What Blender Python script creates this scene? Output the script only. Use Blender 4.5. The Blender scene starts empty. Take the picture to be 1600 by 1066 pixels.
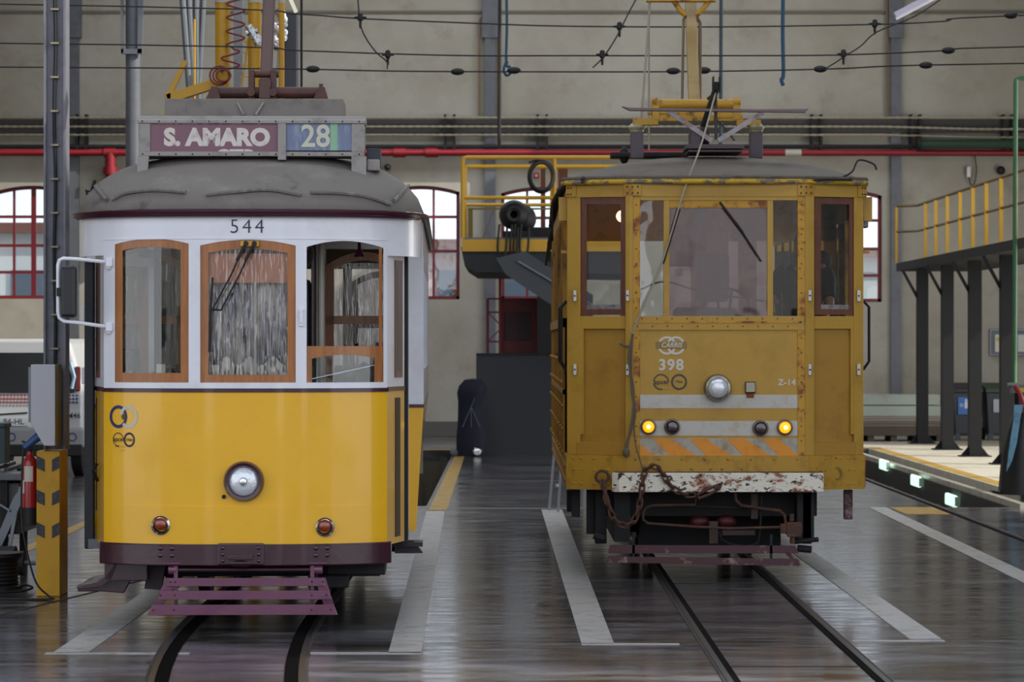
import bpy, bmesh, math, random
from mathutils import Vector, Matrix
random.seed(7)
PI = math.pi
C = bpy.context.scene.collection
F = 4500.0          # focal length in pixels of the 1600 px frame
H = 1.95            # eye height

def lin(h):
    h = h.lstrip('#')
    out = []
    for i in (0, 2, 4):
        c = int(h[i:i+2], 16)/255
        out.append(c/12.92 if c <= .04045 else ((c+.055)/1.055)**2.4)
    return tuple(out) + (1,)

MATS = {}
def mat(name, col, rough=.5, metal=0., dirt=None, dscale=5., dlo=.5, dhi=.7, bump=0., bscale=40., coat=0.,
        stretch=(1, 1, 1), emis=None, estr=0., dirt2=None, d2scale=14., d2lo=.62, d2hi=.66, rvar=0., spec=.5):
    if name in MATS: return MATS[name]
    m = bpy.data.materials.new(name); m.use_nodes = True
    nt = m.node_tree; N = nt.nodes; L = nt.links
    b = N['Principled BSDF']
    b.inputs['Roughness'].default_value = rough
    b.inputs['Metallic'].default_value = metal
    b.inputs['Coat Weight'].default_value = coat
    b.inputs['Coat Roughness'].default_value = .06
    b.inputs['Specular IOR Level'].default_value = spec
    c = lin(col)
    b.inputs['Base Color'].default_value = c
    tc = N.new('ShaderNodeTexCoord'); mp = N.new('ShaderNodeMapping')
    mp.inputs['Scale'].default_value = stretch
    L.new(tc.outputs['Object'], mp.inputs['Vector'])
    last = None
    def layer(prev, colr, sc, lo, hi, det=6):
        n = N.new('ShaderNodeTexNoise'); n.inputs['Scale'].default_value = sc; n.inputs['Detail'].default_value = det
        n.inputs['Roughness'].default_value = .65
        L.new(mp.outputs['Vector'], n.inputs['Vector'])
        r = N.new('ShaderNodeMapRange'); r.inputs['From Min'].default_value = lo; r.inputs['From Max'].default_value = hi
        L.new(n.outputs['Fac'], r.inputs['Value'])
        x = N.new('ShaderNodeMix'); x.data_type = 'RGBA'
        L.new(r.outputs['Result'], x.inputs['Factor'])
        if prev is None: x.inputs['A'].default_value = c
        else: L.new(prev, x.inputs['A'])
        x.inputs['B'].default_value = lin(colr)
        return x.outputs['Result'], r.outputs['Result']
    if dirt: last, _ = layer(None, dirt, dscale, dlo, dhi)
    if dirt2: last, _ = layer(last, dirt2, d2scale, d2lo, d2hi)
    if last is not None: L.new(last, b.inputs['Base Color'])
    if rvar:
        n = N.new('ShaderNodeTexNoise'); n.inputs['Scale'].default_value = dscale*1.3; n.inputs['Detail'].default_value = 4
        L.new(mp.outputs['Vector'], n.inputs['Vector'])
        r = N.new('ShaderNodeMapRange'); r.inputs['To Min'].default_value = rough-rvar; r.inputs['To Max'].default_value = rough+rvar
        r.inputs['From Min'].default_value = .3; r.inputs['From Max'].default_value = .7
        L.new(n.outputs['Fac'], r.inputs['Value']); L.new(r.outputs['Result'], b.inputs['Roughness'])
    if bump:
        n = N.new('ShaderNodeTexNoise'); n.inputs['Scale'].default_value = bscale; n.inputs['Detail'].default_value = 4
        L.new(mp.outputs['Vector'], n.inputs['Vector'])
        bp = N.new('ShaderNodeBump'); bp.inputs['Strength'].default_value = bump; bp.inputs['Distance'].default_value = .02
        L.new(n.outputs['Fac'], bp.inputs['Height']); L.new(bp.outputs['Normal'], b.inputs['Normal'])
    if emis:
        b.inputs['Emission Color'].default_value = lin(emis); b.inputs['Emission Strength'].default_value = estr
    MATS[name] = m
    return m

def glass(name, tint='#ffffff', refl=.12, rough=.02, wob=0., wscale=3., haze=0., hcol='#b0a8a8', st=(1, 1, 1)):
    if name in MATS: return MATS[name]
    m = bpy.data.materials.new(name); m.use_nodes = True
    nt = m.node_tree; N = nt.nodes; L = nt.links; N.clear()
    o = N.new('ShaderNodeOutputMaterial'); t = N.new('ShaderNodeBsdfTransparent'); t.inputs['Color'].default_value = lin(tint)
    g = N.new('ShaderNodeBsdfGlossy'); g.inputs['Roughness'].default_value = rough
    lw = N.new('ShaderNodeLayerWeight'); lw.inputs['Blend'].default_value = .3
    mr = N.new('ShaderNodeMapRange'); mr.inputs['To Min'].default_value = refl; mr.inputs['To Max'].default_value = 1.
    L.new(lw.outputs['Fresnel'], mr.inputs['Value'])
    mx = N.new('ShaderNodeMixShader'); L.new(mr.outputs['Result'], mx.inputs['Fac']); L.new(g.outputs['BSDF'], mx.inputs[2])
    if haze:
        d = N.new('ShaderNodeBsdfDiffuse'); d.inputs['Color'].default_value = lin(hcol)
        h = N.new('ShaderNodeMixShader'); h.inputs['Fac'].default_value = haze
        L.new(t.outputs['BSDF'], h.inputs[1]); L.new(d.outputs['BSDF'], h.inputs[2]); L.new(h.outputs['Shader'], mx.inputs[1])
    else: L.new(t.outputs['BSDF'], mx.inputs[1])
    if wob:
        tc = N.new('ShaderNodeTexCoord'); n = N.new('ShaderNodeTexNoise'); n.inputs['Scale'].default_value = wscale
        mp = N.new('ShaderNodeMapping'); mp.inputs['Scale'].default_value = st; L.new(tc.outputs['Object'], mp.inputs['Vector']); L.new(mp.outputs['Vector'], n.inputs['Vector'])
        bp = N.new('ShaderNodeBump'); bp.inputs['Strength'].default_value = wob; bp.inputs['Distance'].default_value = .02
        L.new(n.outputs['Fac'], bp.inputs['Height']); L.new(bp.outputs['Normal'], g.inputs['Normal'])
    L.new(mx.outputs['Shader'], o.inputs['Surface'])
    MATS[name] = m
    return m

class MB:
    def __init__(s): s.b = bmesh.new()
    def box(s, x0, x1, y0, y1, z0, z1, M=None):
        vs = [s.b.verts.new((x, y, z)) for x in (x0, x1) for y in (y0, y1) for z in (z0, z1)]
        for f in ((0,1,3,2),(4,6,7,5),(0,4,5,1),(2,3,7,6),(0,2,6,4),(1,5,7,3)):
            s.b.faces.new([vs[i] for i in f])
        if M is not None:
            for v in vs: v.co = M @ v.co
        return s
    def bar(s, p, q, w, h=None):           # square bar from p to q
        p, q = Vector(p), Vector(q); h = h or w
        d = q-p; n = d.normalized()
        up = Vector((0, 0, 1)) if abs(n.z) < .95 else Vector((0, 1, 0))
        a = n.cross(up).normalized()*w/2; c = n.cross(a).normalized()*h/2
        vs = [s.b.verts.new(e + i*a + j*c) for e in (p, q) for i, j in ((-1,-1),(1,-1),(1,1),(-1,1))]
        s.b.faces.new(vs[3::-1]); s.b.faces.new(vs[4:])
        for i in range(4): s.b.faces.new((vs[i], vs[(i+1) % 4], vs[4+(i+1) % 4], vs[4+i]))
        return s
    def tube(s, pts, r, n=10, closed=False, radii=None):
        pts = [Vector(p) for p in pts]; m = len(pts); rings = []
        prev = None
        for i, p in enumerate(pts):
            if closed: t = (pts[(i+1) % m]-pts[i-1])
            else: t = pts[min(i+1, m-1)]-pts[max(i-1, 0)]
            t.normalize()
            if prev is None:
                a = t.orthogonal().normalized()
            else:
                a = (prev - t*prev.dot(t))
                a = a.normalized() if a.length > 1e-6 else t.orthogonal().normalized()
            prev = a; c = t.cross(a)
            rr = radii[i] if radii else r
            rings.append([s.b.verts.new(p + rr*(math.cos(2*PI*k/n)*a + math.sin(2*PI*k/n)*c)) for k in range(n)])
        for i in range(m if closed else m-1):
            A, B = rings[i], rings[(i+1) % m]
            for k in range(n): s.b.faces.new((A[k], A[(k+1) % n], B[(k+1) % n], B[k]))
        if not closed:
            s.b.faces.new(rings[0][::-1]); s.b.faces.new(rings[-1])
        return s
    def cyl(s, p, q, r, n=20): return s.tube([p, q], r, n)
    def lathe(s, prof, c, axis='Z', n=32, flip=False):      # prof: list of (radius, height)
        c = Vector(c); rings = []
        def P(r, h, a):
            x, y = r*math.cos(a), r*math.sin(a)
            if axis == 'Z': return c+Vector((x, y, h))
            if axis == 'Y': return c+Vector((x, h, y))
            return c+Vector((h, x, y))
        for r, h in prof:
            if r < 1e-6: rings.append([s.b.verts.new(P(0, h, 0))])
            else: rings.append([s.b.verts.new(P(r, h, 2*PI*k/n)) for k in range(n)])
        for A, B in zip(rings, rings[1:]):
            for k in range(n):
                a0, a1 = A[k % len(A)], A[(k+1) % len(A)]; b0, b1 = B[k % len(B)], B[(k+1) % len(B)]
                f = []
                for v in (a0, a1, b1, b0):
                    if v not in f: f.append(v)
                if len(f) > 2: s.b.faces.new(f)
        return s
    def sphere(s, c, r, n=16, sc=(1, 1, 1)):
        prof = [(math.sin(PI*i/n), -math.cos(PI*i/n)) for i in range(n+1)]
        st = len(s.b.verts)
        s.lathe(prof, (0, 0, 0), 'Z', n)
        s.b.verts.ensure_lookup_table()
        for v in list(s.b.verts)[st:]:
            v.co = Vector((c[0]+v.co.x*r*sc[0], c[1]+v.co.y*r*sc[1], c[2]+v.co.z*r*sc[2]))
        return s
    def prism(s, poly, a, b, plane='XZ'):      # extrude polygon between a and b along the other axis
        def P(u, v, w):
            return {'XZ': (u, w, v), 'YZ': (w, u, v), 'XY': (u, v, w)}[plane]
        A = [s.b.verts.new(P(u, v, a)) for u, v in poly]; B = [s.b.verts.new(P(u, v, b)) for u, v in poly]
        s.b.faces.new(A[::-1]); s.b.faces.new(B)
        for i in range(len(poly)):
            j = (i+1) % len(poly); s.b.faces.new((A[i], A[j], B[j], B[i]))
        return s
    def cpanel(s, x0, x1, zlo, zhi, yf, t, n=None, off=0.):   # panel following the plan curve yf, thickness t
        n = n or max(2, int(abs(x1-x0)/.05)+1)
        zl = zlo if callable(zlo) else (lambda x: zlo); zh = zhi if callable(zhi) else (lambda x: zhi)
        R = []
        for i in range(n+1):
            x = x0+(x1-x0)*i/n; y = yf(x)+off
            R.append([s.b.verts.new(v) for v in ((x, y, zl(x)), (x, y, zh(x)), (x, y+t, zh(x)), (x, y+t, zl(x)))])
        for A, B in zip(R, R[1:]):
            for k in range(4): s.b.faces.new((A[k], A[(k+1) % 4], B[(k+1) % 4], B[k]))
        s.b.faces.new(R[0][::-1]); s.b.faces.new(R[-1])
        return s
    def rivets(s, pts, r=.008, ax=(0, -1, 0), yf=None):
        for p in pts:
            p = Vector(p)
            s.lathe([(r, 0), (r*.85, -r*.45), (r*.4, -r*.75), (0, -r*.8)], p, 'Y', 8) if ax[1] else \
                s.lathe([(r, 0), (r*.85, ax[0]*r*.45), (r*.4, ax[0]*r*.75), (0, ax[0]*r*.8)], p, 'X', 8)
        return s
    def build(s, name, m, parent=None, bevel=0., smooth=False, loc=None, split=False):
        if split: return _split(s, name, m, parent, bevel, smooth)
        bmesh.ops.remove_doubles(s.b, verts=s.b.verts, dist=1e-6)
        bmesh.ops.recalc_face_normals(s.b, faces=s.b.faces)
        me = bpy.data.meshes.new(name); s.b.to_mesh(me); s.b.free()
        o = bpy.data.objects.new(name, me); C.objects.link(o)
        if m: me.materials.append(m)
        if parent: o.parent = parent
        if loc: o.location = loc
        if smooth:
            me.polygons.foreach_set('use_smooth', [True]*len(me.polygons))
            try: me.set_sharp_from_angle(angle=math.radians(35))
            except Exception: pass
        if bevel:
            bv = o.modifiers.new('bevel', 'BEVEL'); bv.width = bevel; bv.segments = 2; bv.limit_method = 'ANGLE'; bv.angle_limit = math.radians(40)
        return o

def _split(s, name, m, parent, bevel, smooth):
    bm = s.b; bm.verts.ensure_lookup_table(); seen = set(); first = None
    for v0 in list(bm.verts):
        if v0 in seen: continue
        st = [v0]; isl = []; seen.add(v0)
        while st:
            v = st.pop(); isl.append(v)
            for e in v.link_edges:
                w = e.other_vert(v)
                if w not in seen: seen.add(w); st.append(w)
        q = MB(); mp = {v: q.b.verts.new(v.co) for v in isl}
        for f in {f for v in isl for f in v.link_faces}: q.b.faces.new([mp[v] for v in f.verts])
        o = q.build(name, m, parent, bevel, smooth); first = first or o
    bm.free(); return first
def tag(o, label=None, cat=None, group=None, kind=None):
    if label: o['label'] = label
    if cat: o['category'] = cat
    if group: o['group'] = group
    if kind: o['kind'] = kind
    return o
def thing(name, label, cat, loc=(0, 0, 0), rotz=0, group=None):
    o = bpy.data.objects.new(name, None); C.objects.link(o); o.empty_display_size = .1
    o.location = loc; o.rotation_euler = (0, 0, rotz)
    return tag(o, label, cat, group)
def struct(o): o['kind'] = 'structure'; return o
def copy_tree(o, parent=None):
    c = o.copy(); C.objects.link(c); c.parent = parent
    for ch in list(o.children): copy_tree(ch, c)
    return c

def text(name, body, size, m, parent, loc, yf=None, rot=0., bold=0., ext=.001, sx=1., align='CENTER', shear=0., spacing=1., flipx=False):
    cu = bpy.data.curves.new(name, 'FONT'); cu.body = body; cu.size = size; cu.align_x = align; cu.align_y = 'CENTER'
    cu.extrude = ext; cu.offset = bold; cu.shear = shear; cu.space_character = spacing; cu.resolution_u = 4
    t = bpy.data.objects.new(name, cu); C.objects.link(t)
    dg = bpy.context.evaluated_depsgraph_get(); dg.update()
    me = bpy.data.meshes.new_from_object(t.evaluated_get(dg))
    bpy.data.objects.remove(t); bpy.data.curves.remove(cu)
    cr, sr = math.cos(rot), math.sin(rot)
    for v in me.vertices:
        x, z, y = v.co.x*sx, v.co.y, -v.co.z
        x, z = x*cr-z*sr, x*sr+z*cr
        X = loc[0]+x
        v.co = (X, (loc[1]+y) + (yf(X) if yf else 0), loc[2]+z)
    me.materials.clear(); me.materials.append(m)
    o = bpy.data.objects.new(name, me); C.objects.link(o)
    if parent: o.parent = parent
    return o

def ring(mb, cx, cz, r0, r1, y, t=.002, n=40, a0=0, a1=2*PI, yf=None, sx=1.):
    full = abs(a1-a0-2*PI) < 1e-6
    m = n if full else n+1
    def P(r, a, dy):
        x = cx+sx*r*math.cos(a); return (x, y+dy+(yf(x) if yf else 0), cz+r*math.sin(a))
    R = [[mb.b.verts.new(P(r, a0+(a1-a0)*i/n, dy)) for r, dy in ((r0, 0), (r1, 0), (r1, t), (r0, t))] for i in range(m)]
    for i in range(n):
        A, B = R[i], R[(i+1) % m]
        for k in range(4): mb.b.faces.new((A[k], A[(k+1) % 4], B[(k+1) % 4], B[k]))
    if not full:
        mb.b.faces.new(R[0][::-1]); mb.b.faces.new(R[-1])
    return mb
def arc(c, r, a0, a1, n=8, plane='XZ'):
    out = []
    for i in range(n+1):
        a = a0+(a1-a0)*i/n; u, v = r*math.cos(a), r*math.sin(a)
        out.append({'XZ': (c[0]+u, c[1], c[2]+v), 'YZ': (c[0], c[1]+u, c[2]+v), 'XY': (c[0]+u, c[1]+v, c[2])}[plane])
    return out
def spline(pts, n=8):
    pts = [Vector(p) for p in pts]; out = []
    P = [2*pts[0]-pts[1]] + pts + [2*pts[-1]-pts[-2]]
    for i in range(1, len(P)-2):
        for k in range(n):
            t = k/n; a, b, c, d = P[i-1:i+3]
            out.append(.5*((2*b)+(c-a)*t+(2*a-5*b+4*c-d)*t*t+(3*b-a-3*c+d)*t**3))
    out.append(pts[-1]); return out
def at(px, py, Y):
    s = F/Y; return Vector(((px-795)/s, Y, H-(py-535)/s))

# ------------------------------------------------------------------ materials
YEL = mat('yellow_enamel', '#f0b404', .3, coat=.6, dirt='#e8ac04', dscale=1.5)
YELB = mat('yellow_enamel_door', '#d6a01c', .35, coat=.4)
WHT = mat('white_enamel', '#e4e4ea', .3, coat=.4, dirt='#d6d4d4', dscale=2.)
MAR = mat('maroon_enamel', '#36081c', .3, coat=.4, bump=.08, bscale=25)
PUR = mat('purple_slat_paint', '#6c3852', .35, coat=.4, bump=.1, bscale=30)
WOOD = mat('varnished_wood', '#a8682e', .35, coat=.3, dirt='#8c5222', dscale=6, stretch=(6, 6, .6), dlo=.4)
WOOD2 = mat('dull_brown_wood', '#6a3e2c', .5, dirt='#55301f', dscale=6, stretch=(6, 6, .8), dlo=.4)
ROOF = mat('roof_canvas', '#77716a', .75, dirt='#8b857c', dscale=2.4, bump=.15, bscale=60, dirt2='#595450', d2scale=3.5, d2lo=.58, d2hi=.7)
SIGNF = mat('sign_frame_paint', '#96918c', .55, dirt='#77706a', dscale=7, dirt2='#4d4640', d2scale=18, d2lo=.66, d2hi=.72)
BLK = mat('black_rubber', '#0c0d10', .6)
DRK = mat('dark_steel', '#0e0e11', .7, dirt='#1d1916', dscale=6)
CHR = mat('chrome', '#d8d8d8', .15, 1.)
STL = mat('grey_steel', '#63666d', .5, .3, dirt='#55575c', dscale=4)
GAL = mat('galvanised_steel', '#70757b', .4, .6)
YO = mat('old_yellow_paint', '#b58c30', .5, dirt='#a37c26', dscale=3, dirt2='#6a3a12', d2scale=22, d2lo=.72, d2hi=.78, bump=.05, bscale=30)
YO2 = mat('old_yellow_door_paint', '#a67c28', .5, dirt='#946a1e', dscale=4, dirt2='#4a2a10', d2scale=17, d2lo=.70, d2hi=.76)
YOB = mat('old_yellow_beam', '#b08524', .55, dirt='#8c6312', dscale=6, dirt2='#4f2b12', d2scale=24, d2lo=.66, d2hi=.72)
YOR = mat('rusty_yellow_edge', '#bd8d28', .6, dirt='#7b3d10', dscale=6, dlo=.5, dhi=.62, dirt2='#3a2418', d2scale=15, d2lo=.62, d2hi=.68)
PEEL = mat('peeling_yellow_edge', '#c09a22', .7, dirt='#706657', dscale=12, dlo=.5, dhi=.56, stretch=(.6, 1, 1), bump=.4, bscale=50)
RUSTW = mat('rusted_white_paint', '#e2dac8', .6, dirt='#8a4a20', dscale=11, dlo=.53, dhi=.62, dirt2='#2c1710', d2scale=24, d2lo=.57, d2hi=.61, stretch=(.7, 1, 1.1), bump=.3, bscale=40)
WSTR = mat('old_white_stripe', '#bfbbb2', .6, dirt='#b5a890', dscale=10, dirt2='#5b4334', d2scale=40, d2lo=.7, d2hi=.74)
ORG = mat('orange_reflective', '#d98a10', .4, dirt='#c87a0c', dscale=8, dirt2='#6a4320', d2scale=30, d2lo=.7, d2hi=.76)
RUST = mat('rusty_iron', '#4a342a', .8, dirt='#6e4026', dscale=14, bump=.4, bscale=60)
MARD = mat('worn_maroon_paint', '#4a2a30', .6, dirt='#8c7068', dscale=5, dlo=.58, dhi=.64)
RED = mat('red_paint', '#841420', .45)
REDD = mat('red_window_paint', '#6e1822', .5)
YP = mat('yellow_rail_paint', '#c29410', .4, dirt='#8f6a10', dscale=5, dlo=.6, dhi=.8)
AMB = mat('amber_lens', '#8c3206', .2, coat=1.)
AMBL = mat('lit_amber_lens', '#ffa010', .2, emis='#ff9008', estr=1.6)
AMBC = mat('lit_bulb', '#ffd860', .2, emis='#ffe070', estr=4.)
DRL = mat('dark_red_lens', '#3a1420', .15, coat=1.)
LENS = mat('headlamp_glass', '#e4e6e8', .22, .35, bump=.3, bscale=30)
LETT = mat('worn_letters', '#d8cfc6', .6, dirt='#bcaeaa', dscale=12)
LETD = mat('dark_lettering', '#262636', .5)
WPNT = mat('white_lettering', '#cfc9bb', .6)
NAVY = mat('navy_paint', '#23295c', .4)
WALLM = mat('plaster_wall', '#a8a499', .85, dirt='#979184', dscale=.5, dlo=.42, dhi=.68, dirt2='#867f72', d2scale=1.1, d2lo=.56, d2hi=.8, bump=.05, bscale=20)
SKIN = mat('skin', '#9c6a50', .55)
HAIR = mat('dark_hair', '#171310', .7)
SHIRT = mat('dark_tee_shirt', '#15171d', .85)
TROU = mat('dark_trousers', '#20242c', .85)
G1 = glass('window_glass', '#f6f8f8', .03, wob=.1)
G2 = glass('wavy_glass', '#f4f4f6', .045, wob=.4, wscale=3, st=(6, 1, .7))
G3 = glass('windscreen_glass', '#dccfd6', .13, wob=.15, wscale=2, haze=.12, hcol='#9c8690')
GBACK = glass('depot_window_glass', '#e8eef2', .05, wob=.05)
# ------------------------------------------------------------------ the depot building
def floor_mat():
    m = bpy.data.materials.new('polished_floor'); m.use_nodes = True
    nt = m.node_tree; N = nt.nodes; L = nt.links; b = N['Principled BSDF']
    tc = N.new('ShaderNodeTexCoord')
    def noise(sc, stretch, det=5):
        mp = N.new('ShaderNodeMapping'); mp.inputs['Scale'].default_value = stretch
        n = N.new('ShaderNodeTexNoise'); n.inputs['Scale'].default_value = sc; n.inputs['Detail'].default_value = det; n.inputs['Roughness'].default_value = .6
        L.new(tc.outputs['Object'], mp.inputs['Vector']); L.new(mp.outputs['Vector'], n.inputs['Vector']); return n.outputs['Fac']
    def mr(v, a, c, lo=0., hi=1.):
        r = N.new('ShaderNodeMapRange'); r.inputs['From Min'].default_value = a; r.inputs['From Max'].default_value = c
        r.inputs['To Min'].default_value = lo; r.inputs['To Max'].default_value = hi; L.new(v, r.inputs['Value']); return r.outputs['Result']
    def mix(f, a, c):
        x = N.new('ShaderNodeMix'); x.data_type = 'RGBA'; L.new(f, x.inputs['Factor'])
        for v, k in ((a, 'A'), (c, 'B')):
            if isinstance(v, str): x.inputs[k].default_value = lin(v)
            else: L.new(v, x.inputs[k])
        return x.outputs['Result']
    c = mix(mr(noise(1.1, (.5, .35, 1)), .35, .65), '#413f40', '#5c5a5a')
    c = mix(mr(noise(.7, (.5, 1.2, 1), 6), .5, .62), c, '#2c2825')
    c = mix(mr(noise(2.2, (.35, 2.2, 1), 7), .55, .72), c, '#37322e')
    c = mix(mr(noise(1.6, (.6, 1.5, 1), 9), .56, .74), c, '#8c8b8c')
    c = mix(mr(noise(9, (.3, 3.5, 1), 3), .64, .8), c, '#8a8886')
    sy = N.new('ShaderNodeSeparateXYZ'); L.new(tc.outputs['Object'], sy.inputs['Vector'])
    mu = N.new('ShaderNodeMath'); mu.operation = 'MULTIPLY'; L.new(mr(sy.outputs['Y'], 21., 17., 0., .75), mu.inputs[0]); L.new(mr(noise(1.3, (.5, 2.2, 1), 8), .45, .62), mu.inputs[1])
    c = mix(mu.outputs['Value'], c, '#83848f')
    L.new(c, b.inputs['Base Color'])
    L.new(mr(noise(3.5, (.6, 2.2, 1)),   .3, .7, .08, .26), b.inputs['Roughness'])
    bp = N.new('ShaderNodeBump'); bp.inputs['Strength'].default_value = .06; bp.inputs['Distance'].default_value = .004
    L.new(noise(6, (.3, 2.5, 1), 4), bp.inputs['Height']); L.new(bp.outputs['Normal'], b.inputs['Normal'])
    return m
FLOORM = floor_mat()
PALEC = mat('pale_platform_concrete', '#b5ae9c', .6, dirt='#958d7b', dscale=1.2, stretch=(1, 1, 1), dirt2='#c9c2ae', d2scale=4, d2lo=.55, d2hi=.65)
CONC = mat('pit_concrete', '#5c5546', .8, dirt='#3b352b', dscale=3, stretch=(1, 1, .3))
LINE = mat('floor_line_paint', '#a9a8a4', .4, dirt='#77756f', dscale=5, dirt2='#55524d', d2scale=9, d2lo=.62, d2hi=.7)
YLINE = mat('yellow_line_paint', '#a8842a', .5, dirt='#6f5f35', dscale=5)
WB, YF, YB = (-17., 14.), -2., 60.
PR = (5.12, 6.62, 34., 53.); PL = (-2.9, -.98, 34.3, 52.)
def floor_piece(name, xs, ys, holes, m):
    mb = MB()
    for i in range(len(xs)-1):
        for j in range(len(ys)-1):
            cx, cy = (xs[i]+xs[i+1])/2, (ys[j]+ys[j+1])/2
            if any(h[0] < cx < h[1] and h[2] < cy < h[3] for h in holes): continue
            mb.box(xs[i], xs[i+1], ys[j], ys[j+1], -.2, 0)
    return struct(mb.build(name, m))
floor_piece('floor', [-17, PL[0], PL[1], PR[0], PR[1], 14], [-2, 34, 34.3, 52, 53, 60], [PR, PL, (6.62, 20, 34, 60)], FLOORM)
struct(MB().box(6.62, 14, 34, 60, -.2, 0).build('floor_platform', PALEC))
for nm, (a, b_, c, d) in (('floor_pit_right', PR), ('floor_pit_left', PL)):
    mb = MB(); mb.box(a-.1, b_+.1, c-.1, d+.1, -1.5, -1.4); mb.box(a-.12, a-.001, c, d, -1.4, -.2); mb.box(b_+.001, b_+.12, c, d, -1.4, -.2)
    mb.box(a-.1, b_+.1, c-.12, c-.001, -1.4, -.2); mb.box(a-.1, b_+.1, d+.001, d+.12, -1.4, -.2)
    struct(mb.build(nm, CONC))
# painted lines
def stripe(n, pts, m=LINE, z=.004):
    mb = MB(); mb.prism(pts, 0, z, 'XY'); return struct(mb.build('trim_%d' % n, m))
def fp(px, py): s = (py-535)/H; return ((px-795)/s, F/s)
stripe(1, [(-2.86, 18.05), (-2.64, 18.05), (-2.60, 33), (-2.82, 33)])
stripe(2, [(-.755, 18.05), (-.55, 18.05), (-.74, 33.2), (-.95, 33.2)])
stripe(3, [(.47, 18.6), (.68, 18.6), (.62, 33.5), (.38, 33.5)])
stripe(4, [(2.63, 18.9), (2.84, 18.9), (2.82, 33.5), (2.62, 33.5)])
stripe(5, [(4.12, 17), (4.32, 17), (4.45, 34), (4.25, 34)])
stripe(6, [(-2.9, 18.0), (-2.0, 18.0), (-2.0, 18.07), (-2.9, 18.07)])
stripe(7, [(-1.25, 18.0), (-.55, 18.0), (-.55, 18.09), (-1.25, 18.09)])
stripe(8, [(.47, 18.55), (1.10, 18.55), (1.10, 18.62), (.47, 18.62)])
stripe(9, [(2.24, 18.75), (2.84, 18.75), (2.84, 18.82), (2.24, 18.82)])
stripe(10, [(-4.62, 20), (-4.48, 20), (-4.48, 40), (-4.62, 40)], YLINE)
stripe(11, [(-.93, 33.4), (-.72, 33.4), (-.76, 50), (-.93, 50)], YLINE)
stripe(12, [(6.66, 34), (6.86, 34), (6.86, 53.2), (6.66, 53.2)], YLINE)
stripe(13, [(4.5, 32.6), (5.0, 32.6), (5.0, 34), (4.5, 34)], YLINE)
stripe(14, [(-2.9, 52.05), (-.98, 52.05), (-.98, 52.3), (-2.9, 52.3)], YLINE)
stripe(15, [(5.15, 53.05), (6.86, 53.05), (6.86, 53.3), (5.15, 53.3)], YLINE)
# thin slab joints
JNT = mat('floor_joint', '#2a2725', .8)
JL = mat('pale_floor_joint', '#8b8984', .6)
stripe(16, [(-1.0, 33.75), (5.0, 33.75), (5.0, 33.82), (-1.0, 33.82)], JL, .003)
stripe(17, [(-4.3, 17.5), (-4.27, 17.5), (-2.9, 24.), (-2.93, 24)], JNT, .003)
for k, y in enumerate((17.3, 20.1, 23.3)):
    stripe(18+k, [(1.28, y), (2.10, y), (2.10, y+.02), (1.28, y+.02)], JNT, .003)

# rails set in the floor
RAILM = mat('rail_steel', '#2c2c30', .4, .3)
def rail(x, label, ys, off=lambda y: 0, inner=1, gw=.06):
    t = thing('tram_rail', label, 'rail', (x, ys[0], 0), 0, None)
    n = 40; R = []
    for nm, a, b_, z, m in (('rail_head', -.018, .018, .008, RAILM), ('rail_groove', .018*inner, gw*inner, .006, mat('groove_dark', '#060607', .95, spec=.05)), ('rail_bed', -.04*inner, -.018*inner, .005, JNT)):
        mb = MB(); rows = []
        for i in range(n+1):
            y = ys[0]+(ys[1]-ys[0])*i/n; o = off(y)
            rows.append([mb.b.verts.new((o+u, y-ys[0], zz)) for u, zz in ((a, 0.0005), (b_, 0.0005), (b_, z), (a, z))])
        for A, B in zip(rows, rows[1:]):
            for k in range(4): mb.b.faces.new((A[k], A[(k+1) % 4], B[(k+1) % 4], B[k]))
        mb.b.faces.new(rows[0]); mb.b.faces.new(rows[-1][::-1])
        mb.build(nm, m, t)
    return t
curve = lambda y: .0125*max(0, 20.4-y)**2
rail(-2.24, 'left rail of the curving track under the white and yellow tram', (10, 34.2), curve, 1, .10)
rail(-1.34, 'right rail of the curving track under the white and yellow tram', (10, 34.2), lambda y: .8*curve(y), -1, .10)
rail(1.27, 'left rail of the straight track in front of the rusty yellow tram', (10, 58), inner=1)
rail(2.17, 'right rail of the straight track in front of the rusty yellow tram', (10, 58), inner=-1)
rail(5.09, 'dark rail along the near edge of the lit inspection pit', (10, 58), inner=-1)
rb = thing('pit_rail', 'bright worn rail on a dark beam running over the open pit', 'rail', (6.05, 34, 0))
MB().box(-.05, .05, -.2, 19.2, -.02, .05).build('rail_head', mat('worn_bright_rail', '#b9b3a6', .35, .5, dirt='#7d776a', dscale=6), rb)
MB().box(-.08, .08, 0, 19., -.32, -.02).build('rail_beam', DRK, rb)
pm = MB()
for k in range(8): pm.box(-.1, .1, 1+k*2.4, 1.3+k*2.4, -1.4, -.3)
pm.build('pier', CONC, rb, split=True)
TUBE = mat('pit_tube_light', '#c8f0d8', .3, emis='#c8f5dc', estr=1.1)
gr = 'tube lights in the pit'
lt = thing('pit_light', '', 'light', (0, 0, 0), 0, gr)
MB().box(-.0, .06, 0, .75, .0, .16).build('lamp_cover', TUBE, lt, bevel=.02)
mb = MB(); mb.box(.02, .07, -.05, 0, .02, .14); mb.box(.02, .07, .75, .8, .02, .14); mb.build('end_cap', mat('pale_green_plastic', '#9fb8a4', .5), lt, split=True)
spots = [(727, 1379, 'farthest pale green tube light on the pit rail, nearest the old tram'),
         (752, 1429, 'middle of the three pale green tube lights in the pit'),
         (782, 1484, 'nearest pale green tube light in the pit, below the walkway posts')]
for i, (py, px, lab) in enumerate(spots):
    o = lt if i == 0 else copy_tree(lt)
    X = 5.88; s = (px-795)/X; o.location = (X, F/s-.3, H-(py-535)/s-.08); o['label'] = lab

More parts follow.
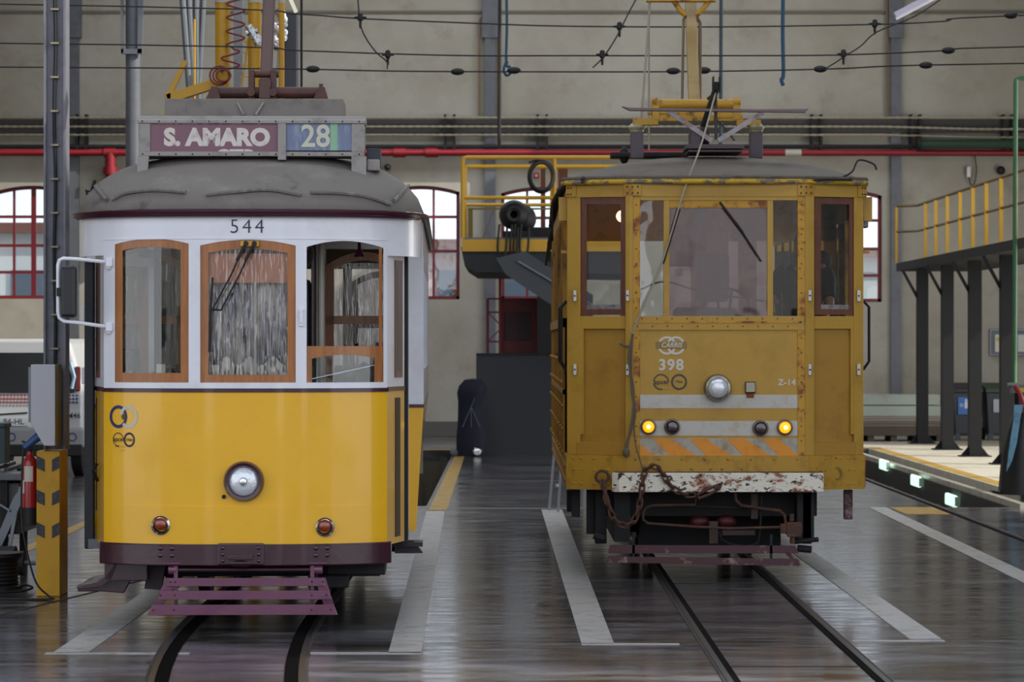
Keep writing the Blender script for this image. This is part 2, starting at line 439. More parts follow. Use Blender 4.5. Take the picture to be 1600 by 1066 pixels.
# back wall with window openings
S75 = 75.
def wx(px): return (px-795)/S75
def wz(py): return H-(py-535)/S75
wins = [(wx(-10), wx(112), wz(467), wz(300), .13), (wx(596), wx(718), wz(468), wz(300), .13), (wx(783), wx(905), wz(468), wz(302), .13), (wx(1256), wx(1378), wz(472), wz(306), .13)]
TOPW = 11.
def arch_pts(a, b, zs, rise, n=14): return [(a+(b-a)*i/n, zs+rise*(1-(2*i/n-1)**2)) for i in range(n+1)]
mb = MB(); xs = [-17]
for a, b, z0, zs, r in wins:
    mb.box(xs[-1], a, 60, 60.35, -.2, TOPW)
    mb.box(a, b, 60, 60.35, -.2, z0)
    ap = arch_pts(a, b, zs, r)
    for (x0, z_0), (x1, z_1) in zip(ap, ap[1:]):
        mb.prism([(x0, z_0), (x1, z_1), (x1, TOPW), (x0, TOPW)], 60, 60.35)
    xs.append(b)
mb.box(xs[-1], 14, 60, 60.35, -.2, TOPW)
struct(mb.build('wall_back', WALLM))
# left wall and right wall; big daylight doors in the right one
struct(MB().box(-17.3, -17, 12, 60.3, -.2, TOPW).build('wall_left', WALLM))
mb = MB(); mb.box(14, 14.3, 12, 30, -.2, TOPW); mb.box(14, 14.3, 52, 60.3, -.2, TOPW); mb.box(14, 14.3, 30, 52, 6.5, TOPW)
struct(mb.build('wall_right', WALLM))
CEIL = mat('roof_boards', '#6e675c', .8, dirt='#5a5349', dscale=1)
mb = MB(); ys = [10.5, 18, 21, 27, 30, 36, 39, 45, 48, 54, 57, 60.3]
for i in range(len(ys)-1):
    if i % 2 == 0: mb.box(-17.3, 14.3, ys[i], ys[i+1], TOPW, TOPW+.2)
    else: mb.box(-17.3, -9, ys[i], ys[i+1], TOPW, TOPW+.2); mb.box(8, 14.3, ys[i], ys[i+1], TOPW, TOPW+.2)
struct(mb.build('ceiling', CEIL))
# unseen street-side facade, added with gaps shaped for reflections in the trams
FAC = mat('added_facade_render', '#d2c8b8', .8, dirt='#8f8372', dscale=.6)
mb = MB()
for a_, b_, h_ in ((-30, -11, 5.4), (-8.5, 1.5, 4.6), (3.5, 9, 6.2), (11.5, 24, 5.0)): mb.box(a_, b_, -26, -25.6, 0, h_)
struct(mb.build('wall_added_reflected', FAC))
mb = MB()
for k in range(14):
    x = -28+k*3.8
    if not any(a_ < x and x+1.3 < b_ for a_, b_ in ((-30, -11), (-8.5, 1.5), (3.5, 9), (11.5, 24))): continue
    for z in (.8,): mb.box(x, x+1.3, -25.62, -25.5, z, z+1.9)
struct(mb.build('trim_30', mat('facade_shutter', '#3a4438', .6)))
struct(MB().box(-30, 24, -26, -2, -.25, -.05).build('floor_street', mat('paving', '#6f6c68', .7)))

# windows: red frames, glazing bars, glass
def arched_window(n, a, b, z0, zs, rise, cols, rows, y=60.1):
    fr = MB(); w = .07
    fr.box(a, a+w, y, y+.08, z0, zs); fr.box(b-w, b, y, y+.08, z0, zs); fr.box(a, b, y, y+.08, z0, z0+w)
    ap = arch_pts(a, b, zs, rise)
    for (x0, q0), (x1, q1) in zip(ap, ap[1:]): fr.prism([(x0, q0-w), (x1, q1-w), (x1, q1), (x0, q0)], y, y+.08)
    o = struct(fr.build('window_%d' % n, REDD))
    br = MB()
    for i in range(1, cols):
        x = a+(b-a)*i/cols; ww = .05 if (cols % 2 == 0 and i == cols//2) else .025
        t = zs+rise*(1-(2*i/cols-1)**2)-.05; br.box(x-ww, x+ww, y+.01, y+.07, z0+.03, t)
    for z in rows: br.box(a+.03, b-.03, y+.012, y+.068, z-.03, z+.03)
    br.build('glazing_bars', REDD, o)
    g = MB(); poly = [(a+.02, z0+.02), (b-.02, z0+.02)]+[(x, z-.02) for x, z in ap[::-1]]
    poly[2] = (b-.02, zs); poly[-1] = (a+.02, zs)
    g.prism(poly, y+.035, y+.045); g.build('pane', GBACK, o)
for n, (w, cols) in enumerate(zip(wins, (4, 3, 3, 3))):
    a, b, z0, zs, r = w
    arched_window(n+1, a, b, z0, zs, r, cols, [z0+(zs-z0)*k for k in ((.25, .5, .77) if n in (0, 3) else (.45, .77))])
# outside: pale houses beyond the windows
HA = mat('pale_house_wall', '#d8d6d0', .8); HB = mat('house_shutters', '#5a6470', .7); HG = mat('salmon_house_wall', '#d8b8b0', .8)
for i, (x0, x1, hh, m, lab) in enumerate(((-19, -8, 4.6, HA, 'pale house seen through the left red-framed window'), (-7, 3, 4.2, HG, 'salmon house seen through the middle red-framed windows'), (4, 14, 4.0, HA, 'pale house seen through the window right of the old tram'))):
    h = thing('house', lab, 'building', ((x0+x1)/2, 70, -.2)); w = (x1-x0)/2
    MB().box(-w, w, 0, 3, 0, hh+.2).build('house_wall', m, h)
    for k in range(int(w*2/1.6)):
        x = -w+.5+k*1.6
        f = MB().box(x, x+.8, -.05, 0, 2.6, 3.9).build('house_window', HB, h)
    MB().box(-w-.2, w+.2, -.3, 3.2, hh+.2, hh+.45).build('roof', mat('roof_tiles', '#7a4a3c', .8), h)
struct(MB().box(-30, 26, 60.4, 90, -.3, -.2).build('floor_outside', mat('outside_paving', '#a09c94', .8)))

# steel pilasters and the ledge line on the back wall
for i, (px, w) in enumerate(((117, .2), (766, .22), (1399, .21))):
    x = wx(px)
    mb = MB(); mb.box(x-w/2, x+w/2, 59.88, 60, 0, TOPW-.3); mb.box(x-w*.75, x+w*.75, 59.84, 60, wz(60), wz(-20))
    struct(mb.build('trim_%d' % (40+i), STL))
struct(MB().box(-17, 14, 59.95, 60, wz(21), wz(17)).build('trim_45', mat('wall_ledge', '#6f6a60', .8)))
struct(MB().box(-17, 14, 59.97, 60, 0, .3).build('baseboard_back', mat('grey_plinth', '#5c5a56', .8)))
COND = mat('brown_conduit', '#75624a', .6)
def tube_thing(name, label, cat, pts, r, m, group=None, n=10, smooth=True):
    o = MB(); o.tube(pts, r, n); o = o.build(name, m, smooth=smooth); return tag(o, label, cat, group)
Yw = 59.9
for px, lab in ((105, 'thin brown conduit on the wall left of the leftmost grey pilaster'), (1386, 'thin brown conduit left of the grey pilaster right of the old tram')):
    tube_thing('conduit', lab, 'conduit', [at(px, -40, Yw), at(px, 190, Yw)], .03, COND)
tube_thing('conduit', 'looped brown conduit either side of the middle wall pilaster', 'conduit',
           [at(749, 190, Yw), at(749, 32, Yw), at(753, 26, Yw), at(760, 24, Yw), at(770, 24, Yw), at(776, 27, Yw), at(778, 34, Yw), at(778, 190, Yw)], .025, COND)
# beaded cable runs, dark trunking, pipes
BEAD = mat('beaded_cable', '#9a927e', .6)
def beaded(py, py2, label, sag=()):
    mb = MB(); pts = []; rad = []
    n = 420
    for i in range(n+1):
        px = -520+i*(2500/n); y = py
        if px > 1380: y += (py2-py)*min(1, (px-1380)/150.)
        pts.append(at(px, y, 59.72)); rad.append(.030 if i % 2 else .018)
    mb.tube(pts, .04, 8, radii=rad); return tag(mb.build('cable_run', BEAD), label, 'cable')
beaded(184, 184, 'top one of three pale beaded cable runs along the back wall')
beaded(198, 202, 'middle one of three pale beaded cable runs along the back wall')
beaded(211, 215, 'lowest of three pale beaded cable runs along the back wall')
tag(MB().box(-17, 14, 59.86, 59.98, wz(208), wz(187)).build('cable_trunking', mat('dark_trunking', '#3c3a36', .7)), 'dark horizontal trunking behind the beaded cables', 'trunking')
br = thing('cable_bracket', '', 'bracket', (0, 0, 0), 0, 'brackets of the cable runs')
MB().box(-.12, -.07, -.15, .1, -.45, .28).build('bracket_arm', DRK, br); MB().box(.07, .12, -.15, .1, -.45, .28).build('bracket_arm', DRK, br)
for i, (px, where) in enumerate(((130, 'beside the leftmost pilaster'), (703, 'just right of the white tram sign'), (847, 'left of the old tram roof gear'), (1274, 'above the old tram roof right end'), (1428, 'right of the right-hand pilaster'), (1572, 'at the right edge of the photo'))):
    o = br if i == 0 else copy_tree(br); o.location = (wx(px), 59.86, 6.4); o['label'] = 'dark steel bracket holding the beaded cables, '+where
t = thing('fire_pipe', 'long red pipe along the back wall above the arched windows', 'pipe', (0, 59.75, wz(240)))
mb = MB(); mb.tube([(-16.95, 0, 0), (wx(1240), 0, 0)], .07, 12); mb.tube([(wx(1248), 0, 0), (13.95, 0, 0)], .07, 12); mb.build('pipe_run', RED, t, smooth=True)
MB().tube([(wx(1225), 0, 0), (wx(1250), 0, 0)], .073, 12).build('pipe_sleeve', mat('pale_sleeve', '#b9b4a8', .6), t, smooth=True)
mb = MB(); mb.tube([(wx(175), 0, 0), (wx(175), 0, -2.2)], .11, 12); mb.build('down_pipe', RED, t, smooth=True)
mb = MB()
for px in (175, 625, 675): mb.tube([(wx(px)-.13, 0, 0), (wx(px)+.13, 0, 0)], .1, 12)
mb.tube([(wx(175), 0, -.3), (wx(175), 0, -.45)], .15, 12); mb.build('pipe_coupling', RED, t, smooth=True, split=True)
tube_thing('black_pipe', 'long dark pipe running just above the red pipe', 'pipe', [(-16.95, 59.75, wz(230.5)), (13.95, 59.75, wz(230.5))], .045, DRK)
tube_thing('green_pipe', 'thick dark green pipe high on the wall at the right', 'pipe', [(wx(1434), 59.5, wz(228)), (13.95, 59.5, wz(228))], .1, mat('dark_green_pipe', '#1d3b28', .5))
tag(MB().cyl((wx(1427), 59.48, wz(227)), (wx(1433), 59.48, wz(227)), .16).build('pipe_flange', DRK, smooth=True), 'black flange on the left end of the dark green pipe', 'flange')
p_ = MB(); Yp = 42.
p_.tube([at(1640, 122, Yp), at(1592, 122, Yp), at(1588, 124, Yp), at(1587, 129, Yp), at(1585, 600, Yp)], .035, 10)
tag(p_.build('green_pipe', mat('bright_green_pipe', '#2c5c34', .45), smooth=True), 'thin upright green pipe at the right edge behind the walkway', 'pipe')

# overhead wires
WIRE = mat('contact_wire', '#1b1a19', .6)
Yc = 28.8
def wire(pts, label, Y=Yc, r=.0075, m=WIRE, name='overhead_wire', cat='wire'):
    return tube_thing(name, label, cat, spline([at(x, y, Y) for x, y in pts], 4), r, m, n=6)
wire([(-1600, -20), (200, 10), (465, 22), (563, 29), (760, 37), (890, 41), (1130, 42), (1370, 38), (1480, 33), (1600, 24), (2700, -10)], 'uppermost of three dark wires stretched across the hall')
wire([(-1600, 50), (200, 70), (465, 79), (605, 84), (740, 87), (890, 87), (1100, 87), (1310, 86), (1480, 79), (1600, 73), (2700, 50)], 'middle one of three dark wires stretched across the hall')
wire([(-1600, 95), (200, 106), (465, 108), (605, 111), (760, 112), (1060, 112), (1290, 108), (1400, 103), (1600, 99), (2700, 80)], 'lowest of three dark wires stretched across the hall')
wire([(557, -30), (560, 10), (563, 38), (572, 60), (588, 82), (604, 96), (605, 108)], 'curved dark wire linking the hall wires above the white tram sign', Yc-.05)
wire([(1010, -30), (985, 15), (962, 60), (942, 90), (926, 106)], 'slanting dark wire linking the hall wires left of the pantograph mast', Yc-.05)
wire([(1490, -15), (1430, 25), (1370, 50), (1345, 72), (1320, 88), (1305, 98), (1290, 107)], 'slanting dark wire linking the hall wires at upper right', Yc-.05)
ins = thing('wire_insulator', '', 'insulator', (0, 0, 0), 0, 'small black insulators on the hall wires')
MB().lathe([(0, .06), (.022, .05), (.028, .02), (.03, -.01), (.014, -.03), (.012, -.09), (0, -.1)], (0, 0, 0), 'Z', 14).build('insulator_body', BLK, ins, smooth=True)
MB().tube([(-.06, 0, .01), (.06, 0, .01)], .012, 8).build('insulator_clamp', BLK, ins)
for i, (x, y, w) in enumerate(((563, 29, 'upper insulator above the right end of the white tram sign'), (606, 87, 'insulator on the middle wire right of the white tram sign'), (968, 43, 'upper insulator left of the pantograph mast'), (941, 87, 'lower insulator left of the pantograph mast'),
      (1367, 39, 'upper insulator beside the right-hand pilaster'), (1318, 86, 'insulator on the middle wire above the right end of the old tram'))):
    o = ins if i == 0 else copy_tree(ins); o.location = at(x, y, Yc-.03); o['label'] = 'small black '+w
ten = thing('wire_tensioner', '', 'tensioner', (0, 0, 0), 0, 'egg-shaped tensioners on the lowest hall wire')
MB().sphere((0, 0, 0), .035, 12, (2.0, 1, 1)).build('tensioner_egg', BLK, ten, smooth=True)
for i, (x, y, w) in enumerate(((489, 108, 'nearest the dark duct'), (715, 112, 'left of the middle pilaster'), (803, 110, 'right of the middle pilaster'), (1052, 111, 'left of the pantograph mast'), (1100, 110, 'right of the pantograph mast'),
      (1282, 108, 'at the foot of the slanting wire at upper right'), (1447, 102, 'right of the right-hand pilaster'), (1580, 24, 'on the uppermost wire at the right edge'), (1482, 79, 'on the middle wire right of the pilaster'))):
    o = ten if i == 0 else copy_tree(ten); o.location = at(x, y, Yc-.02); o['label'] = 'small dark wire tensioner '+w
BLUE = mat('blue_rope', '#22506a', .7)
def rope(pts, label, Y, r=.014, m=BLUE, name='hanging_rope'): return tube_thing(name, label, 'rope', spline([at(x, y, Y) for x, y in pts], 5), r, m, n=6)
rope([(791, -30), (792, 40), (791, 98), (796, 104), (799, 112), (792, 118), (787, 110), (790, 99), (794, 97)], 'blue hanging cord with a knotted loop, left of the old tram', 29)
rope([(1224, -30), (1223, 50), (1224, 115), (1221, 124), (1224, 134)], 'blue hanging cord with a frayed black tip, above the old tram', 29, .02)
tube_thing('hanging_cable', 'thin dark cable hanging straight beside the middle pilaster', 'cable', [at(781, -30, 50), at(780, 232, 50)], .03, DRK)
tube_thing('hanging_cable', 'thin blue-grey cable hanging straight just right of the pantograph mast', 'cable', [at(1127, -30, 45), at(1126, 235, 45)], .03, mat('blue_grey_cable', '#2f4650', .6))
tube_thing('hanging_cable', 'thin dark cable dropping left of the wires, beside the dark duct', 'cable', [at(471, -30, 28), at(471, 175, 28)], .012, DRK)
# ceiling lamp at upper right
t = thing('strip_lamp', 'pale strip lamp slanting down at the top edge above the right pilaster', 'lamp', at(1425, 8, 50))
MB().bar((-.3, 0, -.18), (.45, .0, .22), .14, .1).build('lamp_tray', mat('pale_lamp', '#a9a6bc', .4), t, bevel=.01)
MB().bar((-.28, -.02, -.24), (.42, -.02, .13), .05).build('tube', mat('unlit_tube', '#d8d8e0', .3), t)
mb = MB(); mb.bar((.1, 0, .1), (.1, 0, 3.), .03); mb.build('hanger', DRK, t)
# wall bits on the right
t = thing('wall_phone', 'white pull switch hanging by a looped cable on the wall above the yellow railing', 'switch', (wx(1512), 59.9, wz(270)))
MB().box(-.04, .04, -.05, .02, -.1, .12).build('switch_body', mat('white_plastic', '#dcdcdc', .4), t, bevel=.01)
MB().tube(spline([(0, -.02, -.1), (.05, -.02, -.26), (.12, -.02, -.22), (.16, -.02, .05), (.12, -.02, .4)], 6), .012, 6).build('looped_cable', DRK, t)
tag(MB().sphere((wx(1562), 59.85, wz(267)), .09, 14).build('alarm_bell', BLK, smooth=True), 'round black alarm bell on the wall at far right', 'bell')
tag(MB().sphere((wx(606), 59.85, wz(262)), .07, 14).build('alarm_bell', BLK, smooth=True), 'round black alarm bell on the wall just right of the white tram roof', 'bell')
t = thing('notice_board', 'grey notice board with papers on the wall behind the last black post', 'notice board', (wx(1580), 59.97, wz(535)))
MB().box(-.46, .5, -.04, .02, -.28, .28).build('board_frame', GAL, t, bevel=.01)
MB().box(-.43, .47, -.05, -.041, -.25, .25).build('board_face', mat('board_grey', '#6a6f7c', .7), t)
for x, c in ((-.35, '#d8d8c8'), (.12, '#cfd2cc')): MB().box(x, x+.26, -.055, -.0501, -.2, .16).build('paper', mat('paper'+c, c, .8), t)
MB().box(-.33, -.12, -.058, -.0555, .02, .1).build('yellow_strip', mat('yellow_paper', '#c6be3a', .8), t)
t = thing('alarm_button', 'small red square alarm button on the wall inside the black hose loop', 'button', (wx(838), 59.9, wz(275)))
MB().box(-.06, .06, -.03, .02, -.06, .06).build('housing', RED, t); MB().lathe([(.03, 0), (.03, -.02), (0, -.02)], (0, -.03, 0), 'Y', 12).build('button', mat('pale_button', '#c8a8a0', .5), t)
# ------------------------------------------------------------------ the white and yellow tram
TX, TY = -1.79, 19.4
def L5(x):
    a = min(abs(x)/1.2, 1.)
    return .9*(1-(1-a**2.6)**(1/2.6))
def sA(y): return F/(TY+y)
def ax(px, y=None):
    x = 0.
    for _ in range(8):
        yy = L5(x) if y is None else y
        x = (px-795)/sA(yy)-TX
    return x
def az(py, y=.03): return H-(py-535)/sA(y)
T5 = thing('vintage_tram', 'white and yellow vintage tram with a destination board on its domed grey roof', 'tram', (TX, TY, 0), math.radians(1.2))
XC = .965
zs_, zt = az(608), az(340)            # sill and underside of cornice
# openings
wl = (ax(181), ax(295), az(598), az(381), az(373)); wm = (ax(313), ax(462), az(601), az(384), az(375)); wr = (ax(479), ax(600), az(601), az(386), az(376))
def archf(w):
    c, hw = (w[0]+w[1])/2, (w[1]-w[0])/2
    return lambda x: w[3]+(w[4]-w[3])*(1-((x-c)/hw)**2)
mb = MB(); T = .05
# letterboard over the windows, running round the whole platform
edges = [(-1.19, wl[0], lambda x: az(392)), (wl[0], wl[1], archf(wl)), (wl[1], wm[0], lambda x: wl[3]), (wm[0], wm[1], archf(wm)), (wm[1], wr[0], lambda x: wm[3]), (wr[0], wr[1], archf(wr)), (wr[1], 1.19, lambda x: az(392))]
for a, b, f in edges:
    if a == -1.19: mb.cpanel(-1.195, -XC-.0, az(398), zt+.05, L5, T, 24); mb.cpanel(-XC, b, wl[3], zt+.05, L5, T); continue
    if b == 1.19: mb.cpanel(XC, 1.195, az(398), zt+.05, L5, T, 24); mb.cpanel(a, XC, wr[3], zt+.05, L5, T); continue
    mb.cpanel(a, b, f, zt+.05, L5, T, 20)
for a, b in ((-XC, wl[0]), (wl[1], wm[0]), (wm[1], wr[0]), (wr[1], XC)):
    mb.cpanel(a, b, wl[2], wl[3]+.02, L5, T, 3)
mb.cpanel(-XC, XC, zs_, wl[2], L5, T, 40)
mb.build('front_window_surround', WHT, T5, smooth=True)
MB().cpanel(-XC-.005, XC+.005, az(374), az(372)+.0, L5, .02, 40, off=-.006).build('cornice_moulding', WHT, T5)
# yellow apron
ZB = az(856)
mb = MB(); mb.cpanel(-XC, XC, ZB, zs_-.015, L5, T, 40); mb.build('apron', YEL, T5, smooth=True)
MB().cpanel(-XC+.01, XC-.01, ZB, az(791), L5, .01, 40, off=-.006).build('apron_skirt', YEL, T5, smooth=True)
MB().cpanel(-XC-.01, XC+.01, az(613), az(607), L5, .06, 40, off=-.012).build('belt_moulding', MAR, T5, smooth=True)
mb = MB(); mb.cpanel(-XC-.03, XC+.03, az(884), az(850), L5, .09, 40, off=-.035); mb.build('bumper_beam', MAR, T5, smooth=True, bevel=.008)
mb = MB()
for px in (252, 270, 494, 512):
    for py in (857, 868):
        x = ax(px); mb.rivets([(x, L5(x)-.036, az(py, 0))], .018)
mb.build('bumper_bolt', MAR, T5, smooth=True, split=True)
cb = MB(); y0 = -.055
cb.box(ax(341), ax(413), y0, y0+.05, az(882), az(848)); cb.build('coupler_plate', MAR, T5, bevel=.008)
cb = MB(); cb.box(ax(358), ax(396), y0-.04, y0, az(873), az(866)); cb.box(ax(360), ax(394), y0-.04, y0, az(880), az(876)); cb.sphere(((ax(358)+ax(396))/2, y0-.0, az(880)), .06, 12, (1.2, .6, .4)); cb.build('coupler_pocket', MAR, T5, bevel=.004)
cb = MB()
for px in (349, 405):
    for py in (855, 865, 875): cb.rivets([(ax(px), y0, az(py))], .015)
cb.build('coupler_bolt', MAR, T5, smooth=True, split=True)
# headlamp
hx, hz = ax(381), az(752)
hl = MB(); hl.lathe([(.095, -.03), (.105, -.05), (.125, -.055), (.135, -.03), (.138, .02), (.10, .02), (.095, -.03)], (hx, 0, hz), 'Y', 40); hl = hl.build('headlamp_ring', MAR, T5, smooth=True)
l_ = MB(); l_.lathe([(.1, 0), (.08, -.018), (.04, -.03), (0, -.034)], (hx, -.025, hz), 'Y', 32); l_.build('headlamp_lens', LENS, hl, smooth=True)
l_ = MB(); l_.lathe([(.03, 0), (.022, -.02), (0, -.03)], (hx, -.055, hz), 'Y', 16); l_.build('bulb_cap', CHR, hl, smooth=True)
tag(hl, None)
MB().lathe([(.014, .0), (.014, -.014), (.008, -.014), (0, -.004)], (ax(350), L5(ax(350)), az(776)), 'Y', 14).build('socket', BLK, T5, smooth=True)
for px, py in ((252, 819), (508, 822)):
    x = ax(px); y = L5(x); o = MB()
    o.lathe([(.042, 0), (.062, -.008), (.064, -.02), (.05, -.03), (.044, -.02)], (x, y-.006, az(py)-.008), 'Y', 28); o = o.build('indicator_rim', CHR, T5, smooth=True)
    l_ = MB(); l_.lathe([(.046, -.015), (.042, -.045), (.025, -.06), (0, -.065)], (x, y-.006, az(py)+.002), 'Y', 24); l_.build('indicator_lens', AMB, o, smooth=True)
# wooden window frames and glass
def wood_frame(w, side, top, bot, name='window_frame'):
    f = archf(w); mb = MB(); ti = .03
    mb.cpanel(w[0], w[0]+side, w[2], lambda x: f(x), L5, ti, 2, off=.008); mb.cpanel(w[1]-side, w[1], w[2], lambda x: f(x), L5, ti, 2, off=.008)
    mb.cpanel(w[0]+side, w[1]-side, w[2], w[2]+bot, L5, ti, 12, off=.008)
    mb.cpanel(w[0]+side, w[1]-side, lambda x: f(x)-top, f, L5, ti, 16, off=.008)
    o = mb.build(name, WOOD, T5)
    g = MB(); g.cpanel(w[0]+side-.005, w[1]-side+.005, w[2]+bot-.005, lambda x: f(x)-top+.01, L5, .004, 12, off=.026)
    return o, g
o, g = wood_frame(wl, .055, .055, .065); g.build('pane', G1, o)
o, g = wood_frame(wm, .055, .062, .065); g.build('pane', G2, o)
# right front window: lowered sash
f = archf(wr); mb = MB()
for a, b in ((wr[0], wr[0]+.035), (wr[1]-.06, wr[1]-.0)): mb.cpanel(a, b, wr[2], az(541), L5, .03, 2, off=.008)
mb.cpanel(wr[1]-.03, wr[1]-.01, az(541), lambda x: f(x)-.01, L5, .03, 2, off=.012)
zc = lambda x: az(556)+.012*(1-((x-(wr[0]+wr[1])/2)/.26)**2)*3.0-.03
mb.cpanel(wr[0]+.035, wr[1]-.06, zc, az(541), L5, .03, 14, off=.008)
o = mb.build('window_frame', WOOD, T5)
tag(o, 'lowered wooden sash with its pane')
MB().cpanel(wr[0]+.03, wr[1]-.055, wr[2], lambda x: zc(x)+.01, L5, .004, 12, off=.025).build('pane', G1, o)
# orange blind and pleated sheet painted with the middle window's wavy reflections
def streaks():  # streak colours imitate houses mirrored in the glass
    m = bpy.data.materials.new('streaky_reflection'); m.use_nodes = True; nt = m.node_tree; N = nt.nodes; L = nt.links
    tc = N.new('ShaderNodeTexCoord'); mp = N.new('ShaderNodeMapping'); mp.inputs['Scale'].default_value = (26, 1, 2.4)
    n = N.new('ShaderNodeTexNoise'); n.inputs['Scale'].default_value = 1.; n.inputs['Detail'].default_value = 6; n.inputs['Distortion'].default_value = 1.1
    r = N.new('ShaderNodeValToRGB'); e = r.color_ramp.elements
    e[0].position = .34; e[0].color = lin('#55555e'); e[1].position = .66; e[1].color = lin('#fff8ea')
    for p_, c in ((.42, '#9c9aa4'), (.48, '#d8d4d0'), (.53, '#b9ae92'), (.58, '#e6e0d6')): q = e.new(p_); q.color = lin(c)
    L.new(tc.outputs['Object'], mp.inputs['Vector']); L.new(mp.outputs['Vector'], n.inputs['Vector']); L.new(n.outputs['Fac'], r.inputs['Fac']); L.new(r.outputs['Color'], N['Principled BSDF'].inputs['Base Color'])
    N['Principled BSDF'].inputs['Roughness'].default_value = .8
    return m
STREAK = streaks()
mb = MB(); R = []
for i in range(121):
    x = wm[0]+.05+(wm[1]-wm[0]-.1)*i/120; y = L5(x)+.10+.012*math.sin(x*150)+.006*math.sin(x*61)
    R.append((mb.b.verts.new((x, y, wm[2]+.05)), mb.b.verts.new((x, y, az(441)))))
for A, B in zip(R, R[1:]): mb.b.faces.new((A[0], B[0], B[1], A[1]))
o = mb.build('reflection_sheet', STREAK, T5, smooth=True); sm = o.modifiers.new('s', 'SOLIDIFY'); sm.thickness = .003
tag(o, 'pleated sheet painted with wavy window reflections')
mb = MB(); R = []
for i in range(61):
    x = wm[0]+.05+(wm[1]-wm[0]-.1)*i/60; y = L5(x)+.075+.01*math.sin(x*95)
    R.append((mb.b.verts.new((x, y-.01, wm[2]+.06)), mb.b.verts.new((x, y, wm[2]+.16+.03*math.sin(x*40)))))
for A, B in zip(R, R[1:]): mb.b.faces.new((A[0], B[0], B[1], A[1]))
o = mb.build('reflection_fringe', mat('cream_reflection', '#fbf5e2', .8, dirt='#55504c', dscale=1.5, stretch=(30, 1, 5), dlo=.5, dhi=.6), T5, smooth=True); sm = o.modifiers.new('s', 'SOLIDIFY'); sm.thickness = .003  # cream lower edge of the painted reflection
tag(MB().cpanel(wm[0]+.04, wm[1]-.04, az(442), az(396), L5, .006, 12, off=.06).build('roller_blind', mat('salmon_blind', '#f0a47c', .8), T5), 'salmon roller blind, half drawn')
MB().cpanel(wm[0]+.04, wm[1]-.04, az(396), az(382), L5, .006, 12, off=.062).build('blind_roller', mat('mauve_roller', '#6a5a66', .7), T5)
x = ax(397); MB().box(x-.006, x+.012, L5(x)+.045, L5(x)+.06, wm[2]+.06, az(441)).build('blind_rod', mat('pale_rod', '#d9d4c8', .5), T5)
# wipers
wp = thing('wiper', None, None); wp.parent = T5
def yl(x, d): return L5(x)-d
def P5(px, py, d=.03): x = ax(px); return (x, yl(x, d), az(py))
MB().box(ax(376), ax(405), -.03, .01, az(386), az(377)).build('wiper_mount', mat('brass', '#b08a3c', .35, .9), wp, bevel=.004)
mb = MB()
for px, ex, ey in ((385, 332, 486), (398, 346, 485)):
    mb.tube([P5(px, 381, .05), P5(px-12, 405, .055), P5(px-22, 428, .05), P5(ex, ey, .045)], .006, 8)
    mb.tube([P5(px, 381, .05), P5(px-14, 408, .055)], .011, 8)
    mb.cyl(P5(px, 381, .03), P5(px, 381, .065), .016)
mb.tube([P5(330, 484, .045), P5(346, 485, .045)], .006, 6); mb.build('wiper_arm', BLK, wp)
mb = MB(); mb.tube([P5(333, 434, .04), P5(332, 460, .045), P5(330, 486, .045), P5(329, 515, .045), P5(328, 550, .04)], .008, 8); mb.build('wiper_blade', BLK, wp)
# number, rings, badges
text('fleet_number', '544', .135, LETD, T5, (ax(386), -.004, az(355)), L5, spacing=1.25, bold=-.0015)
def rings(cx, cz, r, c1, c2, yf, parent, off=-.003):
    mb = MB(); ring(mb, cx-r*.47, cz, r*.72, r, off, yf=yf, sx=.82); mb.build('logo_ring', c1, parent)
    mb = MB(); ring(mb, cx+r*.47, cz, r*.72, r, off-.001, yf=yf, sx=.82, a0=-.75*PI, a1=.93*PI); mb.build('logo_ring', c2, parent)
rings(ax(194), az(652), .078, NAVY, WPNT, L5, T5)
mb = MB(); ring(mb, ax(194)+.0, az(652), .001, .02, -.0055, yf=L5, sx=.7, n=12); mb.build('logo_centre', mat('brown_ring', '#6a4a1a', .5), T5)
bx, bz = ax(186), az(688)
mb = MB(); ring(mb, bx, bz, .042, .048, -.003, yf=L5, sx=.8, a0=.1, a1=1.25*PI); ring(mb, bx, bz, .040, .05, -.003, yf=L5, sx=.8, a0=1.3*PI, a1=1.55*PI); mb.build('badge_ring', LETD, T5)
text('badge_lettering', 'apcer', .045, LETD, T5, (bx+.005, -.004, bz+.002), L5, sx=.8)
bx2 = ax(203); mb = MB(); ring(mb, bx2, bz, .036, .05, -.003, yf=L5, sx=.8); mb.build('badge_ring', LETD, T5)
text('badge_lettering', 'I·Net', .032, LETD, T5, (bx2, -.004, bz), L5, sx=.7)
text('badge_small_print', '··· ····\n··· ···', .026, LETD, T5, (bx+.03, -.004, bz-.062), L5, sx=.7)
# handles
mb = MB(); x = ax(471)
mb.box(x-.012, x+.012, L5(x)-.03, L5(x)-.02, az(505), az(488)); mb.box(x-.016, x+.016, L5(x)-.02, L5(x), az(510), az(505)); mb.box(x-.016, x+.016, L5(x)-.02, L5(x), az(488), az(483)); mb.build('pull_handle', WHT, T5, bevel=.003)
